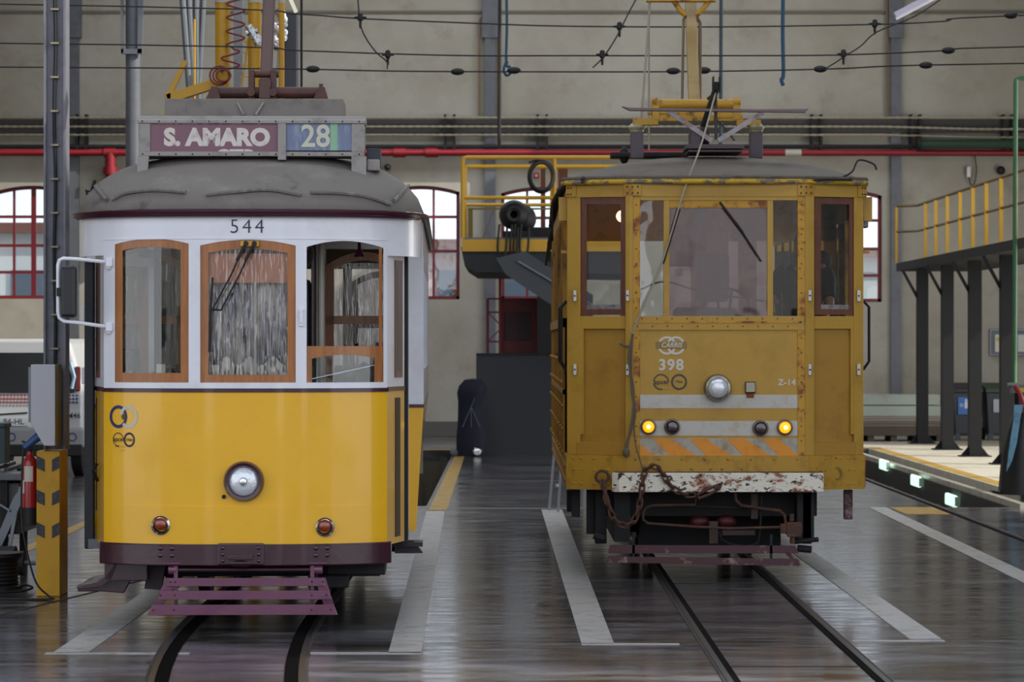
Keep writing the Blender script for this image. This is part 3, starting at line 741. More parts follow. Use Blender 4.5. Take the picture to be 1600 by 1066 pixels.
# platform side posts, door leaves
for s_ in (-1, 1):
    x0, x1, y0_, y1_ = .965*s_, 1.075*s_, L5(.965), .68
    def seg(z0, z1, m, nm, th=.03, o=0.):
        d = Vector((x1-x0, y1_-y0_, 0)).normalized(); n = Vector((d.y, -d.x, 0))*s_
        a = Vector((x0, y0_, 0))+n*o; b = Vector((x1, y1_, 0))+n*o; c = b-n*th; e = a-n*th
        q = MB(); q.prism([(v.x, v.y) for v in (a, b, c, e)], z0, z1, 'XY'); return q.build(nm, m, T5)
    seg(ZB-.0, zs_-.02, YELB, 'side_panel'); seg(zs_-.02, zs_+.01, MAR, 'side_moulding', .035, .004); seg(zs_+.01, az(395), WHT, 'side_post')
    # narrow wood-framed side window, sliding-door slot
    d = Vector((x1-x0, y1_-y0_, 0)); n = Vector((d.y, -d.x, 0)).normalized()*s_
    def onside(t0, t1, z0, z1, m, nm, o):
        a = Vector((x0, y0_, 0))+d*t0+n*o; b = Vector((x0, y0_, 0))+d*t1+n*o; q = MB()
        q.prism([(v.x, v.y) for v in (a, b, b-n*.01, a-n*.01)], z0, z1, 'XY'); return q.build(nm, m, T5)
    o = onside(.42, .84, az(590, .4), az(406, .4), WOOD2, 'side_window_frame', .008)
    onside(.52, .74, az(580, .4), az(416, .4), mat('dark_glass', '#1d1f22', .35), 'side_pane', .010)
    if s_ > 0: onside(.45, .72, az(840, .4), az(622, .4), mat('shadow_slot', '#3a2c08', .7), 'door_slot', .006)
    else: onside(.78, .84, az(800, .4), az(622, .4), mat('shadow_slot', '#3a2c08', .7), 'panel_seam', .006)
    # bulkhead post at the back of the doorway with rubber-edged folding door
    yb = 1.25
    q = MB(); q.box(min(1.05*s_, 1.205*s_), max(1.05*s_, 1.205*s_), yb, yb+.06, az(634, yb), az(400, yb)); q.build('corner_post', WHT, T5)
    q = MB(); q.prism([(1.08*s_, az(830, yb)), (1.15*s_, az(830, yb)), (1.205*s_, az(634, yb)), (1.05*s_, az(634, yb))], yb, yb+.06); q.build('corner_panel', YEL, T5)
    q = MB(); q.box(min(1.05*s_, 1.21*s_), max(1.05*s_, 1.21*s_), yb-.01, yb, az(637, yb), az(632, yb)); q.build('corner_moulding', MAR, T5)
    q = MB(); q.box(min(1.075*s_, 1.10*s_), max(1.075*s_, 1.10*s_), yb-.10, yb, az(828, yb), az(402, yb)); q = q.build('door_edge', WHT, T5)
    rv = MB(); rv.rivets([(1.087*s_, yb-.10, az(422+k*43, yb)) for k in range(10)], .006); rv.build('door_screws', LETD, q)
    if s_ > 0:
        q = MB(); q.box(1.055, 1.098, .74, 1.1, az(845, 1), az(398, 1)); q.build('door_rubber', BLK, T5)
    else:
        q = MB(); q.box(-1.145, -1.078, .62, .70, az(858, .6), az(404, .6)); q = q.build('door_leaf_edge', mat('dark_door_rubber', '#15171d', .6), T5, bevel=.01)
        q2 = MB(); q2.box(-1.11, -.98, .56, .62, az(856, .6), az(842, .6)); q2.build('door_runner', STL, q)
q = MB(); a = (-1.04, .5, az(752, .4)); q.tube([a, (-1.06, .43, az(735, .4)), (-1.03, .40, az(725, .4))], .012, 8); q.build('door_handle', BLK, T5)
q = MB(); q.box(-1.2, -1.165, .9, .98, az(505, .9), az(478, .9)); q.box(-1.2, -1.165, .9, .98, az(600, .9), az(574, .9)); q.build('door_hinge', WHT, T5, bevel=.006, split=True)
# white edge of the body showing left of the door leaf
# passenger body behind: walls with windows, tumblehome skirt, far platform
def side_wall(s_):
    q = MB(); x = 1.2*s_
    def b(y0, y1, z0, z1): q.box(min(x, x-.05*s_), max(x, x-.05*s_), y0, y1, z0, z1)
    b(1.3, 6.9, 1.5, 1.75); b(1.3, 6.9, 2.5, 2.85)
    for k in range(7): b(1.3+k*.917, 1.4+k*.917, 1.75, 2.5)
    o = q.build('body_side', WHT, T5)
    q = MB(); q.prism([(1.2*s_, 1.5), (1.1*s_, .62), (1.06*s_, .62), (1.15*s_, 1.5)], 1.3, 6.9); q.build('body_skirt', YEL, T5)
    q = MB(); q.box(min(x-.02*s_, x-.03*s_), max(x-.02*s_, x-.03*s_), 1.35, 6.85, 1.75, 2.5); q.build('side_glass', G1, T5)
side_wall(-1); side_wall(1)
IN = mat('cream_interior', '#e6e1d4', .6)
def bulkhead(y, nm):
    q = MB(); t = .05
    q.box(-1.15, 1.15, y, y+t, 2.62, 2.95); q.box(-1.15, -.42, y, y+t, .75, 1.6); q.box(.42, 1.15, y, y+t, .75, 1.6)
    for a, b in ((-1.15, -1.05), (-.5, -.42), (.42, .5), (1.05, 1.15)): q.box(a, b, y, y+t, .75, 2.65)
    o = q.build(nm, IN, T5)
    for a, b in ((-1.05, -.5), (.5, 1.05)):
        w = (a, b, 1.6, 2.50, 2.60); c, hw = (a+b)/2, (b-a)/2; ff = lambda x: w[3]+(w[4]-w[3])*(1-((x-c)/hw)**2)
        fr = MB(); z_ = lambda x: y-.01
        fr.cpanel(a, a+.06, 1.6, ff, z_, .04, 2); fr.cpanel(b-.06, b, 1.6, ff, z_, .04, 2); fr.cpanel(a+.06, b-.06, lambda x: ff(x)-.06, ff, z_, .04, 10)
        fr.box(a, b, y-.01, y+.03, 2.08, 2.14); fr.box(a, b, y-.01, y+.03, 1.6, 1.66)
        fr = fr.build('bulkhead_window', WOOD, T5)
        MB().box(a+.05, b-.05, y+.01, y+.015, 1.62, 2.52).build('pane', G2, fr)
    return o
bulkhead(1.3, 'bulkhead'); bulkhead(6.9, 'rear_bulkhead')
MB().prism([(-.93,.28),(.93,.28),(1.03,.66),(1.03,1.3),(1.05,7.9),(-1.05,7.9),(-1.03,1.3),(-1.03,.66)], .68, .75, 'XY').build('platform_floor', mat('tram_floor', '#4a3a2c', .7), T5)
# seats inside
for k in range(4):
    for s_ in (-1, 1):
        q = MB(); y = 2.1+k*1.1; q.box(min(.35*s_, 1.1*s_), max(.35*s_, 1.1*s_), y, y+.42, 1.12, 1.2); q.box(min(.35*s_, 1.1*s_), max(.35*s_, 1.1*s_), y+.40, y+.46, 1.2, 1.75); q.box(min(.7*s_, .78*s_), max(.7*s_, .78*s_), y+.1, y+.3, .75, 1.12)
        q.build('passenger_seat', WOOD2, T5, bevel=.02)
# things in the cab
q = MB(); q.box(-1.0, -.93, .85, .95, .85, 2.55); q.box(-.725, -.685, .85, .95, .85, 2.55); q.box(-1.0, -.685, .85, .95, 2.48, 2.55); q.box(-1.0, -.685, .85, .95, .85, 1.55)
MBD = thing('cab_door', None, None); MBD.parent = T5
q.build('door_frame', WHT, MBD)
q = MB(); q.box(-.93, -.725, .9, .94, 1.55, 1.62); q.box(-.79, -.725, .9, .94, 1.62, 2.48); q.box(-.93, -.725, .9, .94, 2.42, 2.48); q.build('door_sash', WOOD, MBD)
MB().box(-.93, -.79, .91, .915, 1.62, 2.42).build('pane', G2, MBD)
tag(MB().box(-.93, -.79, .93, .936, 2.17, 2.42).build('yellow_blind', mat('yellow_blind', '#c8b058', .7), MBD), 'small yellow blind')
MB().box(-.684, -.645, .85, 1.0, .85, 2.62).build('door_rubber', BLK, MBD)
q = MB(); q.box(.09, .17, .75, 1.0, 1.9, 2.38); q.build('machine_housing', mat('yellow_plastic', '#d0b010', .4), T5, bevel=.02)
q = MB(); q.box(.14, .42, .72, 1.0, 1.86, 2.40); q.build('ticket_machine', mat('machine_navy', '#1b202c', .4), T5, bevel=.05)
q = MB(); q.tube([(.50, .6, .75), (.50, .6, 2.8)], .022, 10); q.build('grab_pole', mat('pole_cream', '#b8b0a0', .4), T5, smooth=True)
q = MB(); q.tube([(.44, .75, .75), (.44, .75, 2.8)], .018, 10); q.build('grab_pole', MAR, T5, smooth=True)
q = MB(); q.lathe([(.09, .02), (.1, .0), (.1, -.05), (.085, -.05)], (.35, .5, 2.55), 'Y', 24); q.build('cab_mirror', BLK, T5, smooth=True)
q = MB(); q.lathe([(.0, .06), (.01, .06), (.012, 0), (.03, -.03), (.04, -.05), (0, -.05)], (ax(563, .35), .35, az(388)), 'Z', 16); q.build('bell_pull', BRS if False else MAR, T5, smooth=True)
q = MB(); q.lathe([(.02, .05), (.03, .0), (.05, -.03), (0, -.04)], (ax(228, .35), .35, az(392)), 'Z', 16); q.build('cab_lamp', BLK, T5, smooth=True)
# controller with crank, brake wheel
ct = MB(); ct.lathe([(0, .0), (.15, 0), (.15, .9), (.13, .95), (0, .96)], (.33, .42, .75), 'Z', 24); ct.build('controller', DRK, T5, smooth=True)
ct = MB(); ct.tube([(.33, .42, 1.7), (.33, .42, 1.78), (.36, .40, 1.79), (.44, .3, 1.79)], .014, 8); ct.sphere((.45, .29, 1.83), .03, 10, (1, 1, 1.6)); ct.build('controller_crank', BLK, T5, smooth=True)
ct = MB(); ct.tube([(.42, .33, 1.69), (.92, .42, 1.80)], .009, 8); ct.sphere((.92, .42, 1.80), .028, 10); ct.build('brake_lever', CHR, T5, smooth=True)
ct = MB(); ct.lathe([(.0, -.03), (.08, -.03), (.1, 0), (.08, .03), (0, .03)], (.8, .52, 1.72), 'X', 20); ct.build('horn_dial', BLK, T5, smooth=True)
q = MB()
q.prism([(.84, 1.6), (.97, 1.6), (.93, 1.95), (.88, 1.95)], .5, .55); q.build('brake_stand', MAR, T5)
ct = MB(); ct.tube(arc((-.55, .4, 1.66), .12, .15, PI-.15, 14), .01, 8); ct.build('brake_wheel', CHR, T5, smooth=True)
q = MB(); q.box(-.93, -.76, .30, .36, 1.66, 1.80); q.build('fare_label', BLK, T5, bevel=.005)
text('fare_lettering', '2,85€', .075, WPNT, T5, (-.845, .296, 1.72), None, bold=.002, sx=.8)
q = MB(); q.tube([(-.86, .4, 1.66), (-.86, .4, 1.9), (-.76, .4, 1.9), (-.74, .4, 1.65)], .02, 8); q.build('ticket_holder', BLK, T5, smooth=True)
q = MB(); q.box(-.62, -.56, .38, .40, 1.67, 1.80); q.build('sticker', mat('pale_sticker', '#cdd3c0', .6), T5)
q = MB(); q.box(-.42, -.30, .55, .57, 1.78, 1.90); q.build('notice', mat('pale_sticker', '#cdd3c0', .6), T5)
# mirror on the left
mr = thing('wing_mirror', None, None); mr.parent = T5
def PM(px, py, y): return (ax(px, y), y, az(py, y))
q = MB(); q.tube([PM(172, 410, .22)]+[PM(a, b, .1) for a, b in ((120, 405), (100, 404), (94, 407), (92, 414), (92, 488), (94, 497), (101, 502), (120, 504))]+[PM(170, 511, .22)], .013, 10); q.build('mirror_bracket', WHT, mr, smooth=True)
q = MB(); q.box(ax(97, .1), ax(121, .1), .05, .14, az(497, .1), az(416, .1)); q.build('mirror_head', mat('mirror_plastic', '#15171c', .4), mr, bevel=.025)
q = MB(); q.box(ax(90, .08), ax(99, .08), .06, .13, az(463, .1), az(450, .1)); q.build('mirror_clamp', BLK, mr, bevel=.004)
q = MB()
for py in (410, 511): x, y, z = PM(172, py, .2); q.box(x-.02, x+.025, y-.03, y+.04, z-.03, z+.03); q.sphere((x-.005, y, z-.03), .022, 10)
q.build('mirror_hinge', WHT, mr, bevel=.005, split=True)
# domed roof
zg = az(332.5)
outl = []
for i in range(60):
    a = -PI/2+PI*i/59
    x = 1.225*math.copysign(abs(math.sin(a))**(2/2.6), a); y = -.03+.93*(1-max(0, math.cos(a))**(2/2.6)); outl.append((x, y))
left = [(-1.225, y) for y in (7.6, 6, 4, 2.4, 1.4)]; right = [(1.225, y) for y in (1.4, 2.4, 4, 6, 7.6)]
OUT = left+outl+right
def roof(mb, zg, hgt, OUT, ridge=1.5, steps=14, p=2.6, inner=0.):
    R = []
    for (x, y) in OUT:
        tx, ty = 0, max(y, ridge); row = []
        for k in range(steps+1):
            u = (k/steps)
            z = zg+hgt*(1-(1-u)**3.2)**.62
            row.append(mb.b.verts.new((x+(tx-x)*u, y+(ty-y)*u, z)))
        R.append(row)
    for A, B in zip(R, R[1:]):
        for k in range(steps):
            try: mb.b.faces.new((A[k], A[k+1], B[k+1], B[k]))
            except ValueError: pass
mb = MB(); roof(mb, zg, .47, OUT, steps=22); o = mb.build('roof', ROOF, T5, smooth=True); sm = o.modifiers.new('s', 'SOLIDIFY'); sm.thickness = .03; sm.offset = -1
mb = MB()
mb.tube([(x*1.003, y-.005, zg+.005) for x, y in OUT], .018, 8); mb.tube([(x*1.0, y-.008, zg-.018) for x, y in outl[6:-6]], .013, 8); mb.build('gutter', MAR, T5, smooth=True)
# small rain strips on the roof
def RP(px, py, y):
    return PM(px, py, y)
def roofpt(px, py):           # point on the roof surface seen at that pixel
    best = None
    for i in range(60):
        x0, y0 = outl[i]
        for k in range(1, 90):
            u = k/90*.9; x = x0*(1-u); y = y0+(1.5-y0)*u; z = zg+.47*(1-(1-u)**3.2)**.62
            s = sA(y); d = (795+(x+TX)*s-px)**2+(535-(z-H)*s-py)**2
            if best is None or d < best[0]: best = (d, x, y, z)
    return Vector(best[1:])
q = MB()
for ps in (((174, 315), (200, 307), (240, 302), (294, 304)), ((320, 306), (360, 302), (410, 301), (465, 308)), ((480, 306), (520, 306), (570, 312), (615, 320)), ((150, 291), (156, 301), (167, 315)), ((617, 318), (632, 305), (645, 291))):
    pts = spline([roofpt(*p_)+Vector((0, -.012, .012)) for p_ in ps], 4); q.tube(pts, .014, 6)
q.build('rain_strip', mat('rain_strip_grey', '#6d6a66', .7, dirt='#8a857c', dscale=20), T5, smooth=True, split=True)
# dark cable along the left roof shoulder
q = MB(); pts = [(-1.225*(1-u), 1.5, zg+.47*(1-(1-u)**3.2)**.62+.015) for u in (.01, .05, .12, .22, .34, .5, .7)]
q.tube(spline(pts, 6), .02, 8)
for p_ in spline(pts, 2)[:-3]: q.box(p_.x-.022, p_.x+.022, p_.y-.03, p_.y+.03, p_.z-.02, p_.z+.026)
q.build('roof_cable', DRK, T5)
q = MB(); q.tube([PM(152, 282, .6), PM(146, 300, .6), PM(138, 298, .6), PM(141, 305, .6)], .012, 8); q.build('roof_hook', DRK, T5)
q = MB(); q.box(ax(576, .6), ax(598, .6), .55, .75, az(262, .6), az(232, .6)); q.build('roof_lamp_box', mat('dark_blue_box', '#262c36', .5), T5, bevel=.005)
q = MB(); q.box(ax(576, .55), ax(596, .55), .5, .7, az(268, .6), az(250, .6), None); q.build('roof_latch', SIGNF, T5, bevel=.01)
# destination board
ds = thing('destination_board', None, None); ds.parent = T5; tag(ds, 'roof board reading S. AMARO and 28')
yd = .42; X = lambda p: ax(p, yd); Z = lambda p: az(p, yd)
q = MB(); q.box(X(219), X(571), yd, yd+.3, Z(193), Z(183)); q.box(X(219), X(571), yd+.26, yd+.3, Z(244), Z(193))
q.box(X(219), X(571), yd, yd+.3, Z(244), Z(237)); q.box(X(219), X(237), yd, yd+.3, Z(237), Z(193)); q.box(X(551), X(571), yd, yd+.3, Z(237), Z(193)); q.box(X(436), X(449), yd-.01, yd+.05, Z(250), Z(193))
q.build('board_case', SIGNF, ds, bevel=.004)
q = MB(); q.prism([(yd-.012, Z(193)), (yd-.012, Z(188)), (yd+.02, Z(181)), (yd+.3, Z(180)), (yd+.3, Z(193))], X(217), X(573), 'YZ'); q.build('board_hood', SIGNF, ds, bevel=.004)
q = MB()
for a, b in ((217, 235), (551, 574)): q.prism([(X(a), Z(244)), (X(b), Z(244)), (X(b)-.01*(a < 300), Z(272 if a < 300 else 283)), (X(a)+.0, Z(278 if a < 300 else 276))], yd, yd+.02)
q.box(X(219), X(222), yd+.02, yd+.30, Z(270), Z(244)); q.box(X(568), X(571), yd+.02, yd+.30, Z(272), Z(244)); q.build('board_leg', SIGNF, ds, split=True)
q = MB()
for k in range(14): q.rivets([(X(225+k*26), yd, Z(241)), (X(225+k*26), yd-.012, Z(190))], .006)
q.build('board_rivets', DRK, ds)
q = MB().box(X(237), X(436), yd+.012, yd+.02, Z(237), Z(193)).build('destination_blind', mat('mauve_blind', '#7e5864', .5), ds)
text('destination_lettering', 'S. AMARO', .158, LETT, q, (X(341), yd+.010, Z(215.5)), None, bold=.009, sx=1.02)
def clip_text(body, size, x, z, zlo, zhi, m, parent, y, sx=1., bold=.004):
    o = text('partial_lettering', body, size, m, parent, (x, y, z), None, bold=bold, sx=sx)
    bm = bmesh.new(); bm.from_mesh(o.data)
    for co, no in (((0, 0, zlo), (0, 0, -1)), ((0, 0, zhi), (0, 0, 1))):
        bmesh.ops.bisect_plane(bm, geom=bm.verts[:]+bm.edges[:]+bm.faces[:], plane_co=co, plane_no=no, clear_outer=True)
    bm.to_mesh(o.data); bm.free(); return o
clip_text('RESERVADO', .158, X(327), Z(182), Z(237), Z(193.5), LETT, q, yd+.010, .95, .005)
clip_text('CTR', .158, X(370), Z(248), Z(236.5), Z(200), LETT, q, yd+.010, .95, .005)
q = MB().box(X(449), X(551), yd+.012, yd+.02, Z(235), Z(193)).build('number_blind', mat('blue_number_blind', '#6b7794', .35, dirt='#8e98ac', dscale=7, stretch=(4, 1, .6)), ds)
MB().box(X(518), X(529), yd+.009, yd+.0115, Z(235), Z(193)).build('green_strip', mat('green_strip', '#86b493', .4), q)
text('number_lettering', '28', .215, mat('number_cream', '#c9c9b4', .6), q, (X(495), yd+.006, Z(214)), None, bold=.004, sx=.95)
# trolley base on the roof
q = MB(); q.box(ax(268, 1.2), ax(543, 1.2), 1.0, 1.5, az(182, 1.2)-.03, az(158, 1.2)); q.box(-.5, -.4, 1.05, 1.4, 3.2, az(182, 1.2)); q.box(.4, .5, 1.05, 1.4, 3.2, az(182, 1.2)); q.build('roof_board', mat('roof_plank', '#7f7973', .7, dirt='#6a645e', dscale=5), T5, bevel=.004)
tp = thing('trolley_pole_base', None, None); tp.parent = T5
BRN = mat('brown_red_iron', '#4e2a22', .5, dirt='#3a1e18', dscale=6)
yt = 1.4; X = lambda p: ax(p, yt); Z = lambda p: az(p, yt)
q = MB(); q.cyl((X(347), yt, Z(145)), (X(512), yt, Z(145)), .042, 20); q.build('spring_tube', BRN, tp, smooth=True)
q = MB()
for a in (333, 500): q.prism([(X(a-4), Z(157)), (X(a+20), Z(157)), (X(a+14), Z(137)), (X(a+5), Z(137))], yt-.08, yt+.08)
for a in (400, 434): q.cyl((X(a), yt-.1, Z(146)), (X(a), yt+.1, Z(146)), .03); q.box(X(a)-.02, X(a)+.02, yt-.05, yt+.05, Z(157), Z(110))
q.cyl((X(404), yt, Z(116)), (X(442), yt, Z(116)), .025); q.box(X(505), X(511), yt-.02, yt+.02, Z(140), Z(131)); q.build('pole_bracket', BRN, tp, bevel=.003, split=True)
q = MB(); q.prism([(X(412), Z(157)), (X(430), Z(157)), (X(430), Z(125)), (X(412), Z(125))], yt-.1, yt+.05); q.bar((X(421), yt, Z(150)), (X(419), yt+.9, 5.0), .085, .085); q.build('trolley_pole', mat('pole_brown', '#4a2a1e', .4), tp, bevel=.01)
q = MB()
for a, b in ((376, 386), (416, 404)): q.bar((ax(a, 1.0), .995, az(160, 1)), (ax(b, 1.0), .98, az(180, 1)), .015)
q.build('board_stay', SIGNF, T5, split=True)
# life guard under the front
lg = thing('life_guard', None, None); lg.parent = T5; tag(lg, 'purple slatted life guard')
def zz(p): return az(p, -.1)
def xx(p): return ax(p, -.1)
for (a0, a1, b0, b1, t0, t1, y) in ((262, 503, 257, 507, 905, 918, -.02), (251, 512, 246, 517, 924, 938, -.07), (238, 521, 230, 527, 945, 961, -.12)):
    q = MB(); q.prism([(xx(b0), zz(t1)), (xx(b1), zz(t1)), (xx(a1), zz(t0)), (xx(a0), zz(t0))], y, y+.02); q.build('slat', PUR, lg, bevel=.002)
for a, b in (((262, 905), (232, 958)), ((502, 905), (524, 958))):
    q = MB(); s_ = 1 if a[0] < 300 else -1
    q.prism([(xx(a[0]-5*s_), zz(905)), (xx(a[0]+12*s_), zz(905)), (xx(b[0]+16*s_), zz(960)), (xx(b[0]), zz(960))], .0, .012); q.build('end_bar', PUR, lg)
for p in (272, 486): q = MB(); q.box(xx(p-3), xx(p+3), .012, .03, zz(958), zz(880)); q.build('upright', PUR, lg)
q = MB(); q.cyl((xx(266), .04, zz(893)), (xx(497), .04, zz(893)), .016); q.build('cross_rod', mat('rod_maroon', '#3a1c28', .35), lg, smooth=True)
q = MB()
for p in (266, 495): q.cyl((xx(p-6), .04, zz(893)), (xx(p+7), .04, zz(893)), .032); q.box(xx(p-14), xx(p+14), -.02, .06, zz(883), zz(881))
q.build('rod_bearing', PUR, lg, bevel=.002, split=True)
q = MB()
for p in (240, 272, 486, 516): q.rivets([(xx(p), -.12, zz(953)), (xx(p) if p in (272, 486) else xx(p+(10 if p < 300 else -7)), -.07, zz(931)), (xx(p) if p in (272, 486) else xx(p+(24 if p < 300 else -13)), -.02, zz(911))], .007)
q.build('slat_bolt', MAR, lg, split=True)
# step on the left side
st = thing('platform_step', None, None); st.parent = T5
def XS(p, y=.5): return ax(p, y)
q = MB(); pr = []
prof = [(187, 868), (183, 882), (172, 897), (158, 906), (140, 910), (124, 913), (124, 924), (160, 924), (196, 927), (208, 905), (208, 868)]
q.prism([(XS(a), az(b, .5)) for a, b in prof], .5, .58); q.build('step_plate', MAR, st, bevel=.006)
q = MB(); q.prism([(XS(187), az(868, .5)), (XS(183), az(882, .5)), (XS(172), az(897, .5)), (XS(158), az(906, .5)), (XS(140), az(910, .5)), (XS(126), az(914, .5)), (XS(130), az(918, .5)), (XS(165), az(914, .5)), (XS(182), az(902, .5)), (XS(195), az(870, .5))], .35, 1.1); q.build('step_tread', MAR, st, bevel=.004)
q = MB(); q.box(XS(170), XS(236), .35, 1.2, az(905, .5), az(868, .5)); q.build('step_bracket', MAR, st, bevel=.006)
q = MB(); q.prism([(XS(236), az(875, .5)), (XS(262), az(875, .5)), (XS(254), az(922, .5)), (XS(228), az(920, .5))], .5, .6); q.build('hanger_plate', mat('dark_maroon', '#2c1a22', .5), st)
q = MB(); q.box(.98, 1.2, 1.0, 1.25, az(855, 1), az(848, 1)); q.prism([(1.02, az(848, 1)), (1.14, az(848, 1)), (1.20, az(866, 1)), (1.0, az(866, 1))], 1.05, 1.15); q.build('side_step', mat('dark_maroon', '#2c1a22', .5), st)
# running gear: frame, wheels, boxes, tanks
q = MB(); q.box(-.85, .85, .25, 7.6, .48, .62); q.box(-1.0, 1.0, 1.2, 6.9, .45, .62); q.box(-.62, -.54, 1.0, 7.0, .25, .45); q.box(.54, .62, 1.0, 7.0, .25, .45); q.box(-.9, .9, .9, 1.1, .3, .48); q.build('under_frame', DRK, T5)
for y in (2.6, 5.4):
    for s_ in (-1, 1):
        w = MB(); w.lathe([(0, -.06), (.36, -.06), (.36, .0), (.39, .0), (.39, .03), (0, .04)], (.45*s_, y, .405), 'X', 32); w.build('wheel', mat('wheel_steel', '#3a3634', .5, .4), T5, smooth=True)
q = MB(); q.box(.55, .95, .35, .7, az(905), az(878)); q.box(.74, .95, .5, .8, az(900), az(885)); q.cyl((.60, .4, az(895)), (.60, .8, az(895)), .05); q.cyl((.5, .3, az(925)), (.5, .6, az(925)), .04); q.box(.42, .7, .3, .5, az(925), az(905)); q.build('brake_box', DRK, T5, bevel=.01)
q = MB(); q.tube([(.2, .1, az(888)), (.3, .08, az(893)), (.4, .1, az(886))], .01, 6); q.tube([(-.3, .1, az(888)), (-.15, .08, az(892)), (0, .1, az(887)), (.15, .1, az(890))], .012, 6); q.box(.44, .50, .1, .2, az(935), az(895)); q.build('air_hose', BLK, T5)

# ------------------------------------------------------------------ the old yellow works tram
UX, UY = 1.721, 23.68
def sB(y): return F/(UY+y)
def L8(x): return 0. if abs(x) < .72 else (abs(x)-.72)*.42
def bx_(px, y=None):
    x = 0.
    for _ in range(8):
        yy = L8(x) if y is None else y
        x = (px-795)/sB(yy)-UX
    return x
def bz(py, y=0.): return H-(py-535)/sB(y)
T8 = thing('works_tram', 'old rusty yellow works tram marked 398 with lit amber lamps', 'tram', (UX, UY, 0))
BX, BZ = bx_, bz
def fpan(a, b, t, bo, off, th, m, nm, bev=0., parent=T8, pieces=None):      # panel between pixels on the front
    q = MB()
    for (x0, x1, z1, z0) in (pieces or [(a, b, t, bo)]):
        q.cpanel(BX(x0), BX(x1), BZ(z0), BZ(z1), L8, th, None if abs(x1-x0) > 260 else 2, off=off)
    return q.build(nm, m, parent, bevel=bev)
# body front shell: lower beam, dash, posts, rails, letterboard
q = MB(); q.cpanel(-1.245, 1.228, BZ(766), BZ(712), L8, .08, 40, off=-.03); q.build('front_beam', YOB, T8)
fpan(992, 1258, 513, 712, 0, .04, YO, 'dash_panel')
fpan(980, 1264, 494, 516, -.012, .04, YO, 'sill_rail', .003)
fpan(985, 1264, 502, 505, -.016, .02, YOR, 'sill_bead')
fpan(885, 1352, 285, 307, -.012, .05, YO, 'letterboard')
fpan(992, 1258, 305, 313, -.004, .05, YO, 'top_rail')
fpan(1044, 1202, 313, 325, .006, .03, YOR, 'windscreen_head', .002)
for a, b in ((1037, 1046), (1199, 1208)): fpan(a, b, 313, 494, .0, .04, YO, 'mullion', .002)
for a, b in ((988, 1000), (1246, 1259)): fpan(a, b, 308, 712, -.01, .05, YOR, 'front_post', .003)
for a, b in ((977, 989), (1258, 1272)): fpan(a, b, 300, 712, -.02, .06, YO, 'door_post', .004)
for a, b in ((886, 907), (1334, 1349)): fpan(a, b, 300, 712, -.006, .06, YO, 'corner_post', .004)
for a, b in ((905, 978), (1271, 1335)):
    fpan(a, b, 494, 514, .0, .05, YO, 'door_rail', .003)
    fpan(a, b, 513, 695, .03, .02, YO2, 'door_panel')
    fpan(a-4, b+2, 692, 712, -.012, .05, YO2, 'door_kick_rail', .003)
    w0, w1, z0, z1 = a+2, b-1, 308, 492
    i0, i1, j0, j1 = a+12, b-8, 318, 483
    o = fpan(0, 0, 0, 0, .008, .035, WOOD2, 'door_window_frame', pieces=[(w0, i0, z0, z1), (i1, w1, z0, z1), (i0, i1, z0, j0), (i0, i1, j1, z1)])
    fpan(i0-1, i1+1, j0-1, j1+1, .025, .004, G1, 'pane', parent=o)
    fpan(i0, i1, j1-7, j1+1, .018, .004, mat('silver_tape', '#8f8d8c', .4, .4, dirt='#55504c', dscale=12), 'sealing_tape', parent=o)
fpan(905, 912, 513, 680, .0, .04, YO, 'door_edge_post', .003)
fpan(1329, 1336, 513, 680, .0, .04, YO, 'door_edge_post', .003)
fpan(1000, 1037, 313, 494, .02, .004, G1, 'side_light')
fpan(1208, 1246, 313, 494, .02, .004, G1, 'side_light')
fpan(1046, 1199, 325, 494, .02, .004, G3, 'windscreen')
# corner plates with bolts over the posts
for a, b in ((974, 1002), (1246, 1272), (1340, 1354), (884, 900)):
    o = fpan(a, b, 288, 306, -.024, .02, YOB, 'corner_plate', .002)
    q = MB(); q.rivets([(BX(a+(b-a)*u), L8(BX((a+b)/2))-.024, BZ(z)) for u in (.2, .5, .8) for z in (292, 302)], .008); q.build('plate_bolt', RUST, o, split=True)
# rivet rows
q = MB()
q.rivets([(BX(1003+k*23.5), -.013, BZ(498)) for k in range(11)]+[(BX(996+k*23.5), -.013, BZ(510)) for k in range(11)], .006)
q.rivets([(BX(p), -.011, BZ(320+k*23)) for p in (994, 1252) for k in range(8)], .006)
q.rivets([(BX(p), -.011, BZ(528+k*23)) for p in (994, 1252) for k in range(8)], .006)
q.build('sill_rivets', RUST, T8, smooth=True)
q = MB(); q.rivets([(BX(993+k*36), -.031, BZ(717)) for k in range(8)]+[(BX(p), -.031, BZ(732)) for p in (1080, 1110, 1128, 1158)], .013)
for p in (896, 908, 928, 950, 1289, 1312, 1325, 1334):
    for z in (717, 735, 757): x = BX(p); q.rivets([(x, L8(x)-.031, BZ(z))], .011)
q.build('beam_rivet', YOB, T8, smooth=True, split=True)
# stripes, chevrons, lettering
fpan(993, 1247, 617, 638, -.003, .003, WSTR, 'white_stripe')
fpan(993, 1247, 658, 681, -.003, .003, WSTR, 'white_stripe')
fpan(992, 1247, 685, 712, -.005, .005, mat('silver_reflective', '#a8a192', .5, dirt='#8f7a58', dscale=8, dirt2='#6a4020', d2scale=26, d2lo=.7, d2hi=.75), 'chevron_plate')
lo, hi = 712, 685.5
for k, (a, b) in enumerate(((960, 994), (1020, 1047), (1077, 1103), (1135, 1163), (1190, 1218))):
    sl = 34
    P = [(a+sl-8, lo), (b+sl+6, lo), (b, hi), (a, hi)]
    P = [(min(max(x, 993), 1246), z) for x, z in P]
    if k == 0: P = [(993, lo), (1022, lo), (1000, 694), (993, 690)]
    q = MB(); q.prism([(BX(x), BZ(z)) for x, z in P], -.008, -.005); q.build('orange_chevron', ORG, T8)
